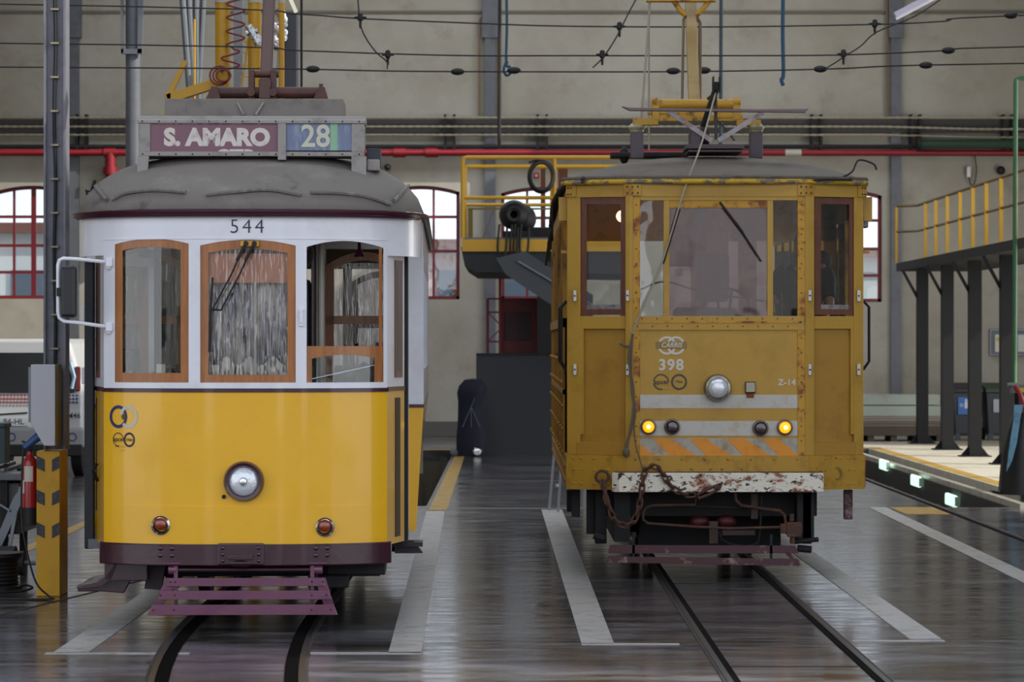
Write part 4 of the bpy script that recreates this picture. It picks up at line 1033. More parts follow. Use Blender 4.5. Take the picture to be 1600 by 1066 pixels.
def R8(px, py, r0, r1, m, nm, a0=0, a1=2*PI, off=-.003): q = MB(); ring(q, BX(px), BZ(py), r0, r1, off, .003, 36, a0, a1); return q.build(nm, m, T8)
R8(1042, 540, .058, .076, WPNT, 'logo_ring'); R8(1056, 540, .058, .076, WPNT, 'logo_ring', off=-.004)
q = MB(); q.box(BX(1025), BX(1073), -.0055, -.003, BZ(545), BZ(534)); q.build('logo_band', mat('band_ochre', '#8c7440', .6), T8)
text('logo_lettering', 'CARRIS', .058, WPNT, T8, (BX(1049), -.0065, BZ(539.5)), None, bold=.001, shear=.3, sx=.9)
text('fleet_number', '398', .125, WPNT, T8, (BX(1048.5), -.003, BZ(571)), None, bold=.004, spacing=1.15)
text('class_lettering', 'Z-14', .068, WPNT, T8, (BX(1229.5), -.003, BZ(598)), None, bold=.002, spacing=1.1)
BDG = mat('badge_grey', '#4a4038', .6)
R8(1033, 597, .055, .066, BDG, 'badge_ring', .1, PI*1.0); R8(1033, 597, .055, .068, BDG, 'badge_ring', PI*1.05, PI*1.55)
text('badge_lettering', 'apcer', .055, BDG, T8, (BX(1034), -.003, BZ(597)), None, bold=.001)
text('badge_small_print', '·· ·· ···\n··· ·· ···', .03, BDG, T8, (BX(1041), -.003, BZ(606)), None, sx=.7)
R8(1061, 597, .050, .066, BDG, 'badge_ring'); text('badge_lettering', 'I·Net', .036, BDG, T8, (BX(1061), -.003, BZ(596.5)), None, sx=.8)
q = MB(); ring(q, BX(1306), BZ(741), .04, .055, L8(BX(1306))-.033, .002, 24); q.build('faded_emblem', mat('faded_brown', '#7d5a1c', .6), T8)
# headlamp, marker lamps, socket box
hl = MB(); hl.lathe([(.075, -.075), (.085, -.09), (.1, -.085), (.112, -.04), (.115, 0), (0, 0)], (BX(1121), -.003, BZ(606)), 'Y', 40); hl = hl.build('headlamp_shell', mat('dull_chrome', '#9a958c', .25, .9, dirt='#57504a', dscale=10), T8, smooth=True)
q = MB(); q.lathe([(.082, -.08), (.07, -.1), (.04, -.115), (0, -.12)], (BX(1121), -.003, BZ(606)), 'Y', 32); q.build('headlamp_lens', LENS, hl, smooth=True)
for px, py, lit in ((1013, 667, 1), (1050, 667, 0), (1188, 669, 0), (1226, 668, 1)):
    x, z = BX(px), BZ(py)
    o = MB(); o.lathe([(.046, -.03), (.052, -.04), (.062, -.036), (.066, -.01), (.066, 0), (0, 0)], (x, -.004, z), 'Y', 28); o = o.build('lamp_bezel', mat('bezel_steel', '#6d665c', .4, .7), T8, smooth=True)
    q = MB(); q.lathe([(.048, -.03), (.04, -.045), (.02, -.052), (0, -.054)], (x, -.004, z), 'Y', 24); q.build('lamp_lens', AMBL if lit else DRL, o, smooth=True)
    if lit: q = MB(); q.lathe([(.02, -.05), (.012, -.06), (0, -.062)], (x+(.0 if px < 1100 else .004), -.004, z), 'Y', 16); q.build('lamp_bulb', AMBC, o, smooth=True)
q = MB(); q.box(BX(1165), BX(1179), -.05, 0, BZ(613), BZ(598)); o = q.build('socket_box', mat('socket_pale', '#a8a594', .5), T8, bevel=.006)
q = MB(); q.box(BX(1164), BX(1180), -.02, 0, BZ(614.5), BZ(596.5)); q.build('socket_rim', RUST, T8)
fpan(1166, 1178, 615, 622, -.0065, .002, mat('rust_stain', '#8a4a20', .8), 'rust_streak')
# door lock plates
for px in (898, 980, 1265, 1341):
    for py in (462, 578):
        x = BX(px); q = MB(); q.box(x-.014, x+.014, L8(x)-.035, L8(x)-.02, BZ(py+9), BZ(py-9)); o = q.build('lock_plate', mat('old_chrome', '#b3aea4', .35, .6), T8, bevel=.005)
        q = MB(); q.cyl((x, L8(x)-.037, BZ(py)), (x, L8(x)-.033, BZ(py)), .008, 10); q.build('keyhole', BLK, o)
# wiper blades
q = MB(); q.tube([(BX(1124), -.03, BZ(316)), (BX(1160), -.035, BZ(363))], .010, 8); q.tube([(BX(1150), -.035, BZ(348)), (BX(1189), -.03, BZ(409))], .007, 8); q.build('wiper_blade', BLK, T8)
q = MB(); q.tube([(BX(1062), -.03, BZ(327)), (BX(1036), -.035, BZ(412))], .008, 8); q.build('wiper_blade', BLK, T8)
# bumper
q = MB(); q.cpanel(BX(955), BX(1283), BZ(768), BZ(738), lambda x: 0 if x > BX(965) else (BX(965)-x)*.8, .06, 30, off=-.14); q.build('bumper', RUSTW, T8, bevel=.006)
q = MB(); q.box(BX(960), BX(1283), -.09, -.02, BZ(766), BZ(737)); q.build('bumper_backing', DRK, T8)
# canopy: eaves strip and domed roof
OUT8 = [(-1.26, y) for y in (8.0, 6, 4, 2, .8)]+[(-1.27, .3), (-1.25, .18), (-1.1, .1), (-.8, 0.0), (-.4, -.05), (0, -.07), (.4, -.05), (.8, 0.0), (1.1, .1), (1.24, .18), (1.26, .3)]+[(1.255, y) for y in (.8, 2, 4, 6, 8.0)]
q = MB(); q.tube([(x, y, BZ(284)) for x, y in OUT8], .022, 8); q.build('eaves_edge', PEEL, T8, smooth=True)
mb = MB(); R = []
for (x, y) in OUT8:
    ty = min(max(y, 1.3), 7.); row = []
    for k in range(13):
        u = k/12; z = BZ(284)+.01+.27*math.sin(u*PI/2)**.78
        row.append(mb.b.verts.new((x*(1-u), y+(ty-y)*u, z)))
    R.append(row)
for A, B in zip(R, R[1:]):
    for k in range(12): mb.b.faces.new((A[k], A[k+1], B[k+1], B[k]))
o = mb.build('roof', mat('old_roof_canvas', '#6b645a', .85, dirt='#5a544c', dscale=3, bump=.1, bscale=50), T8, smooth=True); sm = o.modifiers.new('s', 'SOLIDIFY'); sm.thickness = .03; sm.offset = -1
q = MB(); q.tube([(x*1.0, y+.012, BZ(284)+.03) for x, y in OUT8], .018, 6); q.build('roof_edge_rope', mat('old_rope_grey', '#5c5348', .9, dirt='#3a332b', dscale=14), T8, smooth=True)
# sides
SIDE = mat('grimy_yellow_side', '#a87a1e', .6, dirt='#5a3414', dscale=4, dlo=.5, dhi=.65, stretch=(1, 1, .5), dirt2='#2a1c10', d2scale=10, d2lo=.62, d2hi=.7)
for s_ in (-1, 1):
    q = MB(); x = 1.235*s_
    def bb(y0, y1, z0, z1, t=.06, o=0): q.box(min(x+o*s_, x-t*s_), max(x+o*s_, x-t*s_), y0, y1, z0, z1)
    bb(1.2, 7.8, .95, 2.1, .05); bb(.3, 8.0, 3.0, 3.27, .05); bb(.26, 8.0, .75, 1.0, .06, .01)
    for k in range(9): bb(1.2+k*.82, 1.28+k*.82, .95, 3.05, .05, .02)
    bb(1.2, 7.9, 2.08, 2.16, .05, .03); bb(1.2, 7.9, 1.5, 1.54, .05, .02)
    q.build('body_side', SIDE, T8)
    if s_ < 0: q = MB(); q.rivets([(x+.022*s_, 1.24+k*.82, z) for k in range(9) for z in (1.0, 1.2, 1.4, 1.6, 1.8)]+[(x+.012*s_, .4+k*.4, z) for k in range(18) for z in (.8, .92)], .02, (s_, 0, 0)); q.build('side_rivet', YOB, T8, split=True)
    q = MB(); q.box(min(x-.03*s_, x-.04*s_), max(x-.03*s_, x-.04*s_), 1.25, 7.8, 2.1, 3.05); q.build('side_glass', G1, T8)
    for y in (.35, 1.1):
        q = MB(); xx_ = x+.05*s_
        q.tube([(x, y, bz(470, .3)), (xx_, y, bz(480, .3)), (xx_, y, bz(565, .3)), (x, y, bz(578, .3))], .012, 8); q.build('grab_handle', DRK, T8, smooth=True)
    q = MB(); q.box(min(x, x+.07*s_), max(x, x+.07*s_), .3, .42, bz(345, .3), bz(308, .3)); q.build('lamp_bracket', YO, T8)
    q = MB(); q.box(min(x, x+.05*s_), max(x, x+.05*s_), .3, .36, bz(396, .3), bz(391, .3)); q.build('door_stop', YO, T8)
q = MB()     # tangled cables on the left eaves corner
for k in range(9):
    a = random.uniform(-.03, .03)
    q.tube(spline([(-1.1+.1*a, .12-.01*k, 3.30+a), (-1.25, .2+.05*k, 3.27+a), (-1.33+a, .5+.1*k, 3.15-.02*k), (-1.34, 1.2+.2*k, 3.0+a), (-1.33+a, 2.2+.3*k, 2.95-.03*k)], 5), .012, 5)
q.build('tangled_wiring', mat('grimy_cable', '#3b352c', .9), T8)
q = MB(); q.tube(spline([(1.0, .2, 3.3), (1.12, .18, 3.36), (1.18, .2, 3.46), (1.3, .2, 3.43), (1.33, .2, 3.38)], 6), .008, 6); q.tube([(.6, .0, 3.26), (.9, -.02, 3.29), (1.1, .0, 3.285)], .012, 6); q.build('loose_wire', DRK, T8)
q = MB(); q.box(1.24, 1.30, .5, .62, bz(356, .5), bz(340, .5)); q.build('side_lamp', GAL, T8, bevel=.01)
# interior: floor, bulkhead, cabinets, controller
MB().box(-1.17, 1.17, .32, 7.9, .76, .80).build('cab_floor', DRK, T8)
q = MB(); yb = 1.9
for a, b in ((-1.18, -1.05), (-.72, -.62), (-.1, .05), (.32, .48), (.85, .93), (1.08, 1.18)): q.box(a, b, yb, yb+.06, .8, 3.2)
q.box(-1.18, 1.18, yb, yb+.05, 2.85, 3.25); q.box(-1.18, -.1, yb, yb+.05, .8, 1.9); q.box(.48, 1.18, yb, yb+.05, .8, 1.9); q.build('bulkhead', mat('inner_yellow', '#d8a040', .6, dirt='#7c561c', dscale=4), T8)
q = MB(); q.box(-.32, -.04, 1.5, 1.8, 2.62, 2.98); q.build('electric_cabinet', mat('brown_cabinet', '#8a5a3a', .6), T8, bevel=.01)
q = MB(); q.box(.0, .2, 1.5, 1.75, 2.66, 2.92); q.build('electric_cabinet', mat('orange_cabinet', '#c8783a', .6), T8, bevel=.01)
q = MB(); q.box(-.1, .18, 1.1, 1.4, 2.3, 2.72); q.box(-.3, .25, 1.1, 1.35, 1.7, 2.25); q.build('driver_seat', mat('seat_brown', '#40363a', .7), T8, bevel=.04)
q = MB(); q.lathe([(0, 0), (.17, 0), (.17, 1.2), (.12, 1.26), (0, 1.27)], (-.5, .5, .8), 'Z', 24); q.build('controller', mat('controller_grey', '#4a4648', .5), T8, smooth=True)
q = MB(); q.tube([(.1, .4, 1.9), (.1, .4, 2.2)], .02, 8); q.tube(arc((.1, .4, 2.2), .2, .2, PI-.2, 12), .012, 8); q.build('brake_wheel', DRK, T8, smooth=True)
q = MB(); q.sphere((-.75, 1.0, 3.03), .05, 12); o = q.build('cab_lamp', mat('warm_lamp', '#ffc070', .3, emis='#ffb050', estr=14), T8, smooth=True)
q = MB(); q.box(BX(1054, .05), BX(1066, .05), .04, .05, BZ(431), BZ(420)); q.build('permit_sticker', mat('white_plastic', '#dcdcdc', .4), T8)
q = MB(); q.tube(spline([(BX(1002), .12, BZ(452)), (BX(1040), .1, BZ(440)), (BX(1100), .1, BZ(456)), (BX(1195), .1, BZ(470))], 6), .008, 6); q.build('dash_cable', BLK, T8)
q = MB(); q.tube([(BX(1118), .12, BZ(450)), (BX(1128), .12, BZ(493))], .012, 6); q.tube([(BX(1145), .12, BZ(452)), (BX(1141), .12, BZ(493))], .012, 6); q.build('lever', BLK, T8)
# pantograph base, insulators, mast
y = 1.1; X = lambda p: BX(p, y); Z = lambda p: BZ(p, y)
IRY = mat('pantograph_yellow', '#b78a24', .5, dirt='#6a4414', dscale=9, dlo=.55, dhi=.65)
for a in (995, 1181):
    q = MB(); q.box(X(a-10), X(a+10), y-.06, y+.06, Z(248), Z(206)); o = q.build('roof_pedestal', mat('pedestal_mauve', '#4c444a', .6, dirt='#3a3236', dscale=8), T8, bevel=.006)
    q = MB(); q.lathe([(0, 0), (.055, 0), (.06, .03), (.07, .04), (.075, .055), (.05, .085), (.02, .1), (0, .1)], (X(a), y, Z(209)), 'Z', 24); q.build('insulator', mat('cream_ceramic', '#a39a78', .4, dirt='#6b624a', dscale=12), o, smooth=True)
pg = thing('pantograph', None, None); pg.parent = T8
q = MB(); q.cyl((X(1022), y, Z(163)), (X(1152), y, Z(163)), .045, 20); q.cyl((X(1018), y, Z(163)), (X(1028), y, Z(163)), .06, 6); q.cyl((X(1146), y, Z(163)), (X(1156), y, Z(163)), .06, 6); q.build('spring_tube', IRY, pg, smooth=True)
q = MB(); q.box(X(1025), X(1160), y-.04, y+.04, Z(190), Z(180)); q.box(X(989), X(1028), y-.05, y+.05, Z(196), Z(186)); q.box(X(1150), X(1188), y-.05, y+.05, Z(197), Z(188)); q.cyl((X(1012), y, Z(175)), (X(1100), y, Z(180)), .025); q.cyl((X(1120), y, Z(183)), (X(1158), y, Z(182)), .045); q.box(X(1145), X(1157), y-.05, y+.05, Z(188), Z(157)); q.box(X(1019), X(1030), y-.05, y+.05, Z(188), Z(157)); q.build('base_frame', IRY, pg, bevel=.004)
MC = mat('mast_cream', '#9c8450', .5, dirt='#856c38', dscale=6)
q = MB(); q.bar((X(1086), y+.1, Z(163)), (BX(1079, 2.2), 2.2, 5.0), .10, .10); q.build('mast', MC, pg, bevel=.02)
ym = 1.9
q = MB()
q.tube([(BX(1052, ym), ym, BZ(0, ym)), (BX(1064, ym), ym, BZ(18, ym)), (BX(1072, ym), ym, BZ(24, ym))], .025, 8); q.tube([(BX(1110, ym), ym, BZ(0, ym)), (BX(1098, ym), ym, BZ(14, ym)), (BX(1088, ym), ym, BZ(24, ym))], .025, 8)
q.box(BX(1010, ym), BX(1118, ym), ym-.05, ym+.05, BZ(3, ym), BZ(-12, ym)); q.build('mast_bracket', IRY, pg, bevel=.003)
q = MB(); q.tube([(X(1070), y+.4, Z(163)), (BX(1068, 2), 2, BZ(30, 2)), (BX(1072, 2), 2, BZ(24, 2))], .012, 6); q.tube([(X(1098), y+.4, Z(163)), (BX(1094, 2), 2, BZ(36, 2)), (BX(1088, 2), 2, BZ(26, 2))], .016, 6); q.build('mast_conduit', COND, pg, split=True)
y = .7
q = MB(); q.prism([(X(972), Z(167)), (X(984), Z(173)), (X(1258), Z(176)), (X(1263), Z(171)), (X(1180), Z(171.5)), (X(984), Z(169))], y-.05, y+.05); q.build('collector_bar', mat('mauve_steel', '#6b5a5e', .5, dirt='#6e4a34', dscale=6), pg)
q = MB(); q.bar((X(1045), y, Z(174)), (X(1112), y, Z(220)), .03, .04); q.bar((X(1192), y, Z(176)), (X(1122), y, Z(220)), .03, .04); q.build('vee_strut', mat('pale_mauve_steel', '#9a9296', .5, dirt='#6e4a34', dscale=6), pg, split=True)
q = MB(); q.tube([(X(1099), y+.3, Z(205)), (X(1116), y-.1, Z(145))], .03, 8); q.tube([(X(1119), y, Z(218)), (X(1118), y, Z(150))], .014, 6)
q.tube([(X(1124), y, Z(190)), (X(1148), y, Z(220))], .008, 6); q.tube([(X(1105), y, Z(155)), (X(1115), y, Z(147))], .012, 6)
q.build('trolley_arm', mat('dark_brown_iron', '#37302c', .6), pg)
q = MB(); q.lathe([(.045, -.03), (.02, 0), (.045, .03)], (X(1118), y-.1, Z(136)), 'X', 18); q.box(X(1112), X(1114), y-.16, y-.04, Z(146), Z(122)); q.box(X(1122), X(1124), y-.16, y-.04, Z(146), Z(122)); q.box(X(1112), X(1124), y-.13, y-.07, Z(143), Z(130)); q.build('trolley_wheel', DRK, pg)
q = MB(); q.box(X(1072), X(1162), y-.05, y+.5, Z(233), Z(226)); q.box(X(1075), X(1160), y-.05, y+.5, Z(238), Z(235)); q.cyl((X(1085), y+.2, Z(210)), (X(1110), y+.2, Z(210)), .08, 16); q.box(X(1080), X(1095), y, y+.4, Z(226), Z(205)); q.build('roof_cradle', mat('cradle_mauve', '#463c40', .6), T8, bevel=.004)
q = MB(); q.box(X(960), X(1085), y+.8, y+1.1, Z(236), Z(228)); q.sphere((X(982), y+.9, Z(232)), .055, 10, (.8, 1, 1.4)); q.build('roof_resistor', DRK, T8, bevel=.01)
# trolley rope down the front and bundle of lashed wires
ROPE = mat('pale_rope', '#9a9382', .8); 
q = MB(); q.tube(spline([(X(1117), y-.1, Z(146)), (BX(1095, .3), .2, BZ(225, .3)), (BX(1068, -.02), -.07, BZ(300)), (BX(1034), -.06, BZ(410)), (BX(1008), -.06, BZ(470)), (BX(988), -.06, BZ(522))], 8), .008, 6); q.build('trolley_rope', ROPE, T8, smooth=True)
q = MB()
for k in range(4):
    a = random.uniform(-3, 3); b = random.uniform(-3, 3)
    q.tube(spline([(BX(988), -.05, BZ(520)), (BX(984+a), -.06, BZ(560)), (BX(989+b), -.05, BZ(610)), (BX(990+a), -.06, BZ(650)), (BX(978+b), -.05, BZ(700))], 6), .007, 5)
q.tube(spline([(BX(990), -.05, BZ(640)), (BX(992), -.06, BZ(690)), (BX(1003), -.1, BZ(732))], 6), .006, 5)
q.sphere((BX(978), -.06, BZ(707)), .03, 8, (1, 1, 1.3)); q.tube([(BX(968), -.05, BZ(537)), (BX(975), -.06, BZ(541)), (BX(988), -.05, BZ(542))], .010, 6)
q.build('lashed_wires', mat('grimy_rope', '#5f5548', .9), T8, smooth=True)
q = MB(); q.tube([at(1018, -30, 25.6), at(1010, 80, 25.5), at(1002, 185, 25.4)], .010, 6); o = q.build('hanging_rope', ROPE); tag(o, 'pale rope slanting down to the left roof insulator of the old tram', 'rope')
q = MB(); q.tube([at(1014, -30, 25.9), at(1014, 235, 25.9)], .008, 6); o = q.build('hanging_rope', ROPE); tag(o, 'pale rope hanging straight down beside the left roof insulator of the old tram', 'rope')
# life guard, running gear, pipes
lg = thing('life_guard', None, None); lg.parent = T8
yy = -.2; X = lambda p: BX(p, yy); Z = lambda p: BZ(p, yy)
q = MB(); q.prism([(X(950), Z(865)), (X(1248), Z(865)), (X(1243), Z(853)), (X(953), Z(852))], yy, yy+.03); q.build('slat', MARD, lg)
q = MB(); q.prism([(X(944), Z(878)), (X(1251), Z(884)), (X(1246), Z(873)), (X(951), Z(869))], yy-.06, yy-.03); q.build('slat', MARD, lg)
q = MB(); q.bar((X(1230), yy, Z(864)), (X(1248), yy-.04, Z(882)), .06, .02); q.build('end_bar', MARD, lg)
for p in (990, 1205): q = MB(); q.box(X(p-2), X(p+2), yy, yy+.02, Z(880), Z(835)); q.build('upright', DRK, lg)
q = MB()
q.box(-.9, .85, .35, 7.6, .50, .74); q.box(-.85, -.72, .1, 7.0, .3, .74); q.box(.66, .80, .1, 7, .3, .74); q.box(-.6, .6, .9, 1.1, .2, .6); q.build('under_frame', DRK, T8)
for y_ in (2.5, 5.2):
    for s_ in (-1, 1):
        w_ = MB(); w_.lathe([(0, -.06), (.36, -.06), (.36, .0), (.39, .0), (.39, .03), (0, .04)], (.45*s_, y_, .405), 'X', 32); w_.build('wheel', mat('wheel_steel', '#3a3634', .5, .4), T8, smooth=True)
for p, a, b, y_ in ((923, 766, 835, .4), (1326, 766, 812, .4), (900, 766, 808, .4), (892, 766, 800, 1.0)):
    q = MB(); x = BX(p, y_); q.box(x-.035, x+.035, y_, y_+.08, BZ(b, y_), BZ(a, y_)); q.build('hanger_post', MARD if p > 1000 else DRK, T8, bevel=.004)
P = lambda px, py, y: (BX(px, y), y, BZ(py, y))
q = MB(); yl_ = -.05
q.tube([P(1088, 776, yl_), P(1086, 789, yl_), P(1020, 790, yl_), P(1010, 793, yl_), P(1005, 801, yl_), P(1005, 812, yl_), P(1012, 818, yl_), P(1080, 823, yl_), P(1140, 826, yl_), P(1220, 824, yl_)], .011, 8)
q.tube([P(1149, 770, yl_), P(1150, 782, yl_), P(1158, 790, yl_), P(1200, 796, yl_), P(1218, 798, yl_), P(1226, 805, yl_), P(1228, 820, yl_)], .013, 8); q.build('bent_pipe', RUST, T8, smooth=True, split=True)
q = MB(); q.tube([P(1020, 790, yl_+.02), P(1100, 792, .0), P(1190, 795, 0)], .009, 8); q.tube(spline([P(1124, 830, 0), P(1130, 845, 0), P(1155, 853, 0), P(1180, 851, 0), P(1187, 835, 0), P(1190, 775, 0)], 5), .009, 8); q.build('air_pipe', DRK, T8, smooth=True)
q = MB(); q.box(*sorted((BX(1218, 0), BX(1252, 0))), -.08, .0, BZ(833), BZ(818)); q.box(BX(1228), BX(1250), -.09, -.08, BZ(838), BZ(815)); q.cyl(P(1237, 815, -.05), P(1237, 803, -.05), .02, 10); q.cyl(P(1238, 850, -.05), P(1238, 838, -.05), .022, 10); q.build('coupling_block', RUST, T8, bevel=.005)
q = MB(); q.box(BX(1254, .1), BX(1268, .1), .1, .18, BZ(850, .1), BZ(770, .1)); q.cyl(P(1240, 847, .05), P(1279, 843, .05), .02, 10); q.cyl(P(1246, 857, .1), P(1268, 859, .1), .03, 12); q.cyl(P(928, 836, .1), P(945, 842, .1), .035, 12); q.box(BX(930, .3), BX(948, .3), .3, .5, BZ(850, .3), BZ(768, .3)); q.build('brake_rigging', DRK, T8, bevel=.004, split=True)
q = MB(); q.box(BX(1108, .1), BX(1122, .1), .1, .2, BZ(850, .1), BZ(815, .1)); q.box(BX(1174, .1), BX(1185, .1), .15, .2, BZ(812, .1), BZ(772, .1)); q.box(BX(1128, .1), BX(1180, .1), .1, .16, BZ(837, .1), BZ(829, .1)); q.build('steel_bracket', mat('worn_steel', '#4a3c34', .6, .3), T8, bevel=.004, split=True)
q = MB(); q.sphere(P(1093, 816, .3), .06, 12, (1.4, .6, .9)); q.sphere(P(1135, 815, .3), .06, 12, (1.4, .6, .9)); q.build('red_valve', mat('red_valve', '#4c1010', .5), T8, smooth=True, split=True)
# the tow chain, each link a part, hanging from the ring over the bumper
ch = thing('tow_chain', 'rusty iron chain looped over the white bumper of the old tram', 'chain', (UX, UY, 0))
path = spline([P(941, 752, -.12), P(946, 775, -.16), P(952, 795, -.17), P(962, 815, -.17), P(978, 822, -.17), P(992, 812, -.17), P(1000, 785, -.17), P(1004, 755, -.17), P(1008, 735, -.15), P(1020, 728, -.13), P(1032, 735, -.15), P(1042, 752, -.17), P(1058, 768, -.17), P(1075, 774, -.17), P(1090, 773, -.18)], 24)
def link_mesh():
    q = MB(); pts = []
    for k in range(20):
        a = 2*PI*k/20; x = .030*math.cos(a); pts.append((x+(.016 if x > 0 else -.016), .020*math.sin(a), 0))
    q.tube(pts, .0085, 8, closed=True); return q.build('chain_link', RUST, ch, smooth=True)
proto = link_mesh(); first = True; acc = 0; n = 0; last = path[0]
for i in range(1, len(path)):
    acc += (path[i]-path[i-1]).length
    if acc >= .062:
        acc = 0; d = (path[i]-last).normalized(); o = proto if first else proto.copy()
        if not first: C.objects.link(o); o.parent = ch
        first = False
        up = Vector((0, 1, 0)); a = d.cross(up).normalized(); b = a.cross(d)
        R = Matrix((d, a, b)).transposed().to_4x4()
        o.matrix_local = Matrix.Translation((path[i]+last)/2) @ R @ Matrix.Rotation(PI/2*(n % 2)+.4, 4, 'X'); n += 1; last = path[i].copy()
q = MB(); q.tube([P(941+10*math.cos(a), 745+9*math.sin(a), -.06) for a in [2*PI*k/20 for k in range(20)]], .012, 8, closed=True); q.build('chain_ring', RUST, ch, smooth=True)
q = MB(); q.tube([P(943, 754, -.14), P(947, 780, -.17), P(955, 800, -.17)], .018, 8); q.build('long_shackle', RUST, ch, smooth=True)
q = MB(); q.tube([P(1090, 773, -.19), P(1105, 765, -.2), P(1122, 758, -.2), P(1128, 754, -.2), P(1124, 764, -.2), P(1108, 773, -.2), P(1092, 779, -.2)], .012, 8, closed=True); q.sphere(P(1120, 762, -.2), .025, 8); q.build('chain_hook', RUST, ch, smooth=True)

# ------------------------------------------------------------------ people
def skin_mesh(chains, extra=None, voxel=.014):
    """chains: list of [(point, rx, ry), ...] joined into one skinned surface, remeshed together with extra bmesh shapes"""
    bm_all = bmesh.new()
    for chn in chains:
        q = MB(); pts = []; rad = []
        P_ = spline([c[0] for c in chn], 4); R_ = []
        for i in range(len(chn)-1):
            for k in range(4): R_.append(tuple(chn[i][j]+(chn[i+1][j]-chn[i][j])*k/4 for j in (1, 2)))
        R_.append((chn[-1][1], chn[-1][2]))
        n = 14; rings = []
        for i, p in enumerate(P_):
            t = (P_[min(i+1, len(P_)-1)]-P_[max(i-1, 0)]).normalized()
            a = Vector((1, 0, 0)); a = (a-t*a.dot(t)); a = a.normalized() if a.length > .1 else t.orthogonal().normalized(); c = t.cross(a)
            rings.append([q.b.verts.new(p+R_[i][0]*math.cos(2*PI*k/n)*a+R_[i][1]*math.sin(2*PI*k/n)*c) for k in range(n)])
        for A, B in zip(rings, rings[1:]):
            for k in range(n): q.b.faces.new((A[k], A[(k+1) % n], B[(k+1) % n], B[k]))
        q.b.faces.new(rings[0][::-1]); q.b.faces.new(rings[-1])
        me = bpy.data.meshes.new('t'); q.b.to_mesh(me); bm_all.from_mesh(me); bpy.data.meshes.remove(me)
    if extra:
        me = bpy.data.meshes.new('t'); extra.b.to_mesh(me); bm_all.from_mesh(me); bpy.data.meshes.remove(me)
    bmesh.ops.recalc_face_normals(bm_all, faces=bm_all.faces)
    me = bpy.data.meshes.new('body'); bm_all.to_mesh(me); bm_all.free()
    o = bpy.data.objects.new('body', me); C.objects.link(o)
    r = o.modifiers.new('r', 'REMESH'); r.mode = 'VOXEL'; r.voxel_size = voxel
    s = o.modifiers.new('s', 'SMOOTH'); s.iterations = 3; s.factor = .6
    dg = bpy.context.evaluated_depsgraph_get(); dg.update()
    m2 = bpy.data.meshes.new_from_object(o.evaluated_get(dg)); bpy.data.objects.remove(o)
    m2.polygons.foreach_set('use_smooth', [True]*len(m2.polygons)); return m2
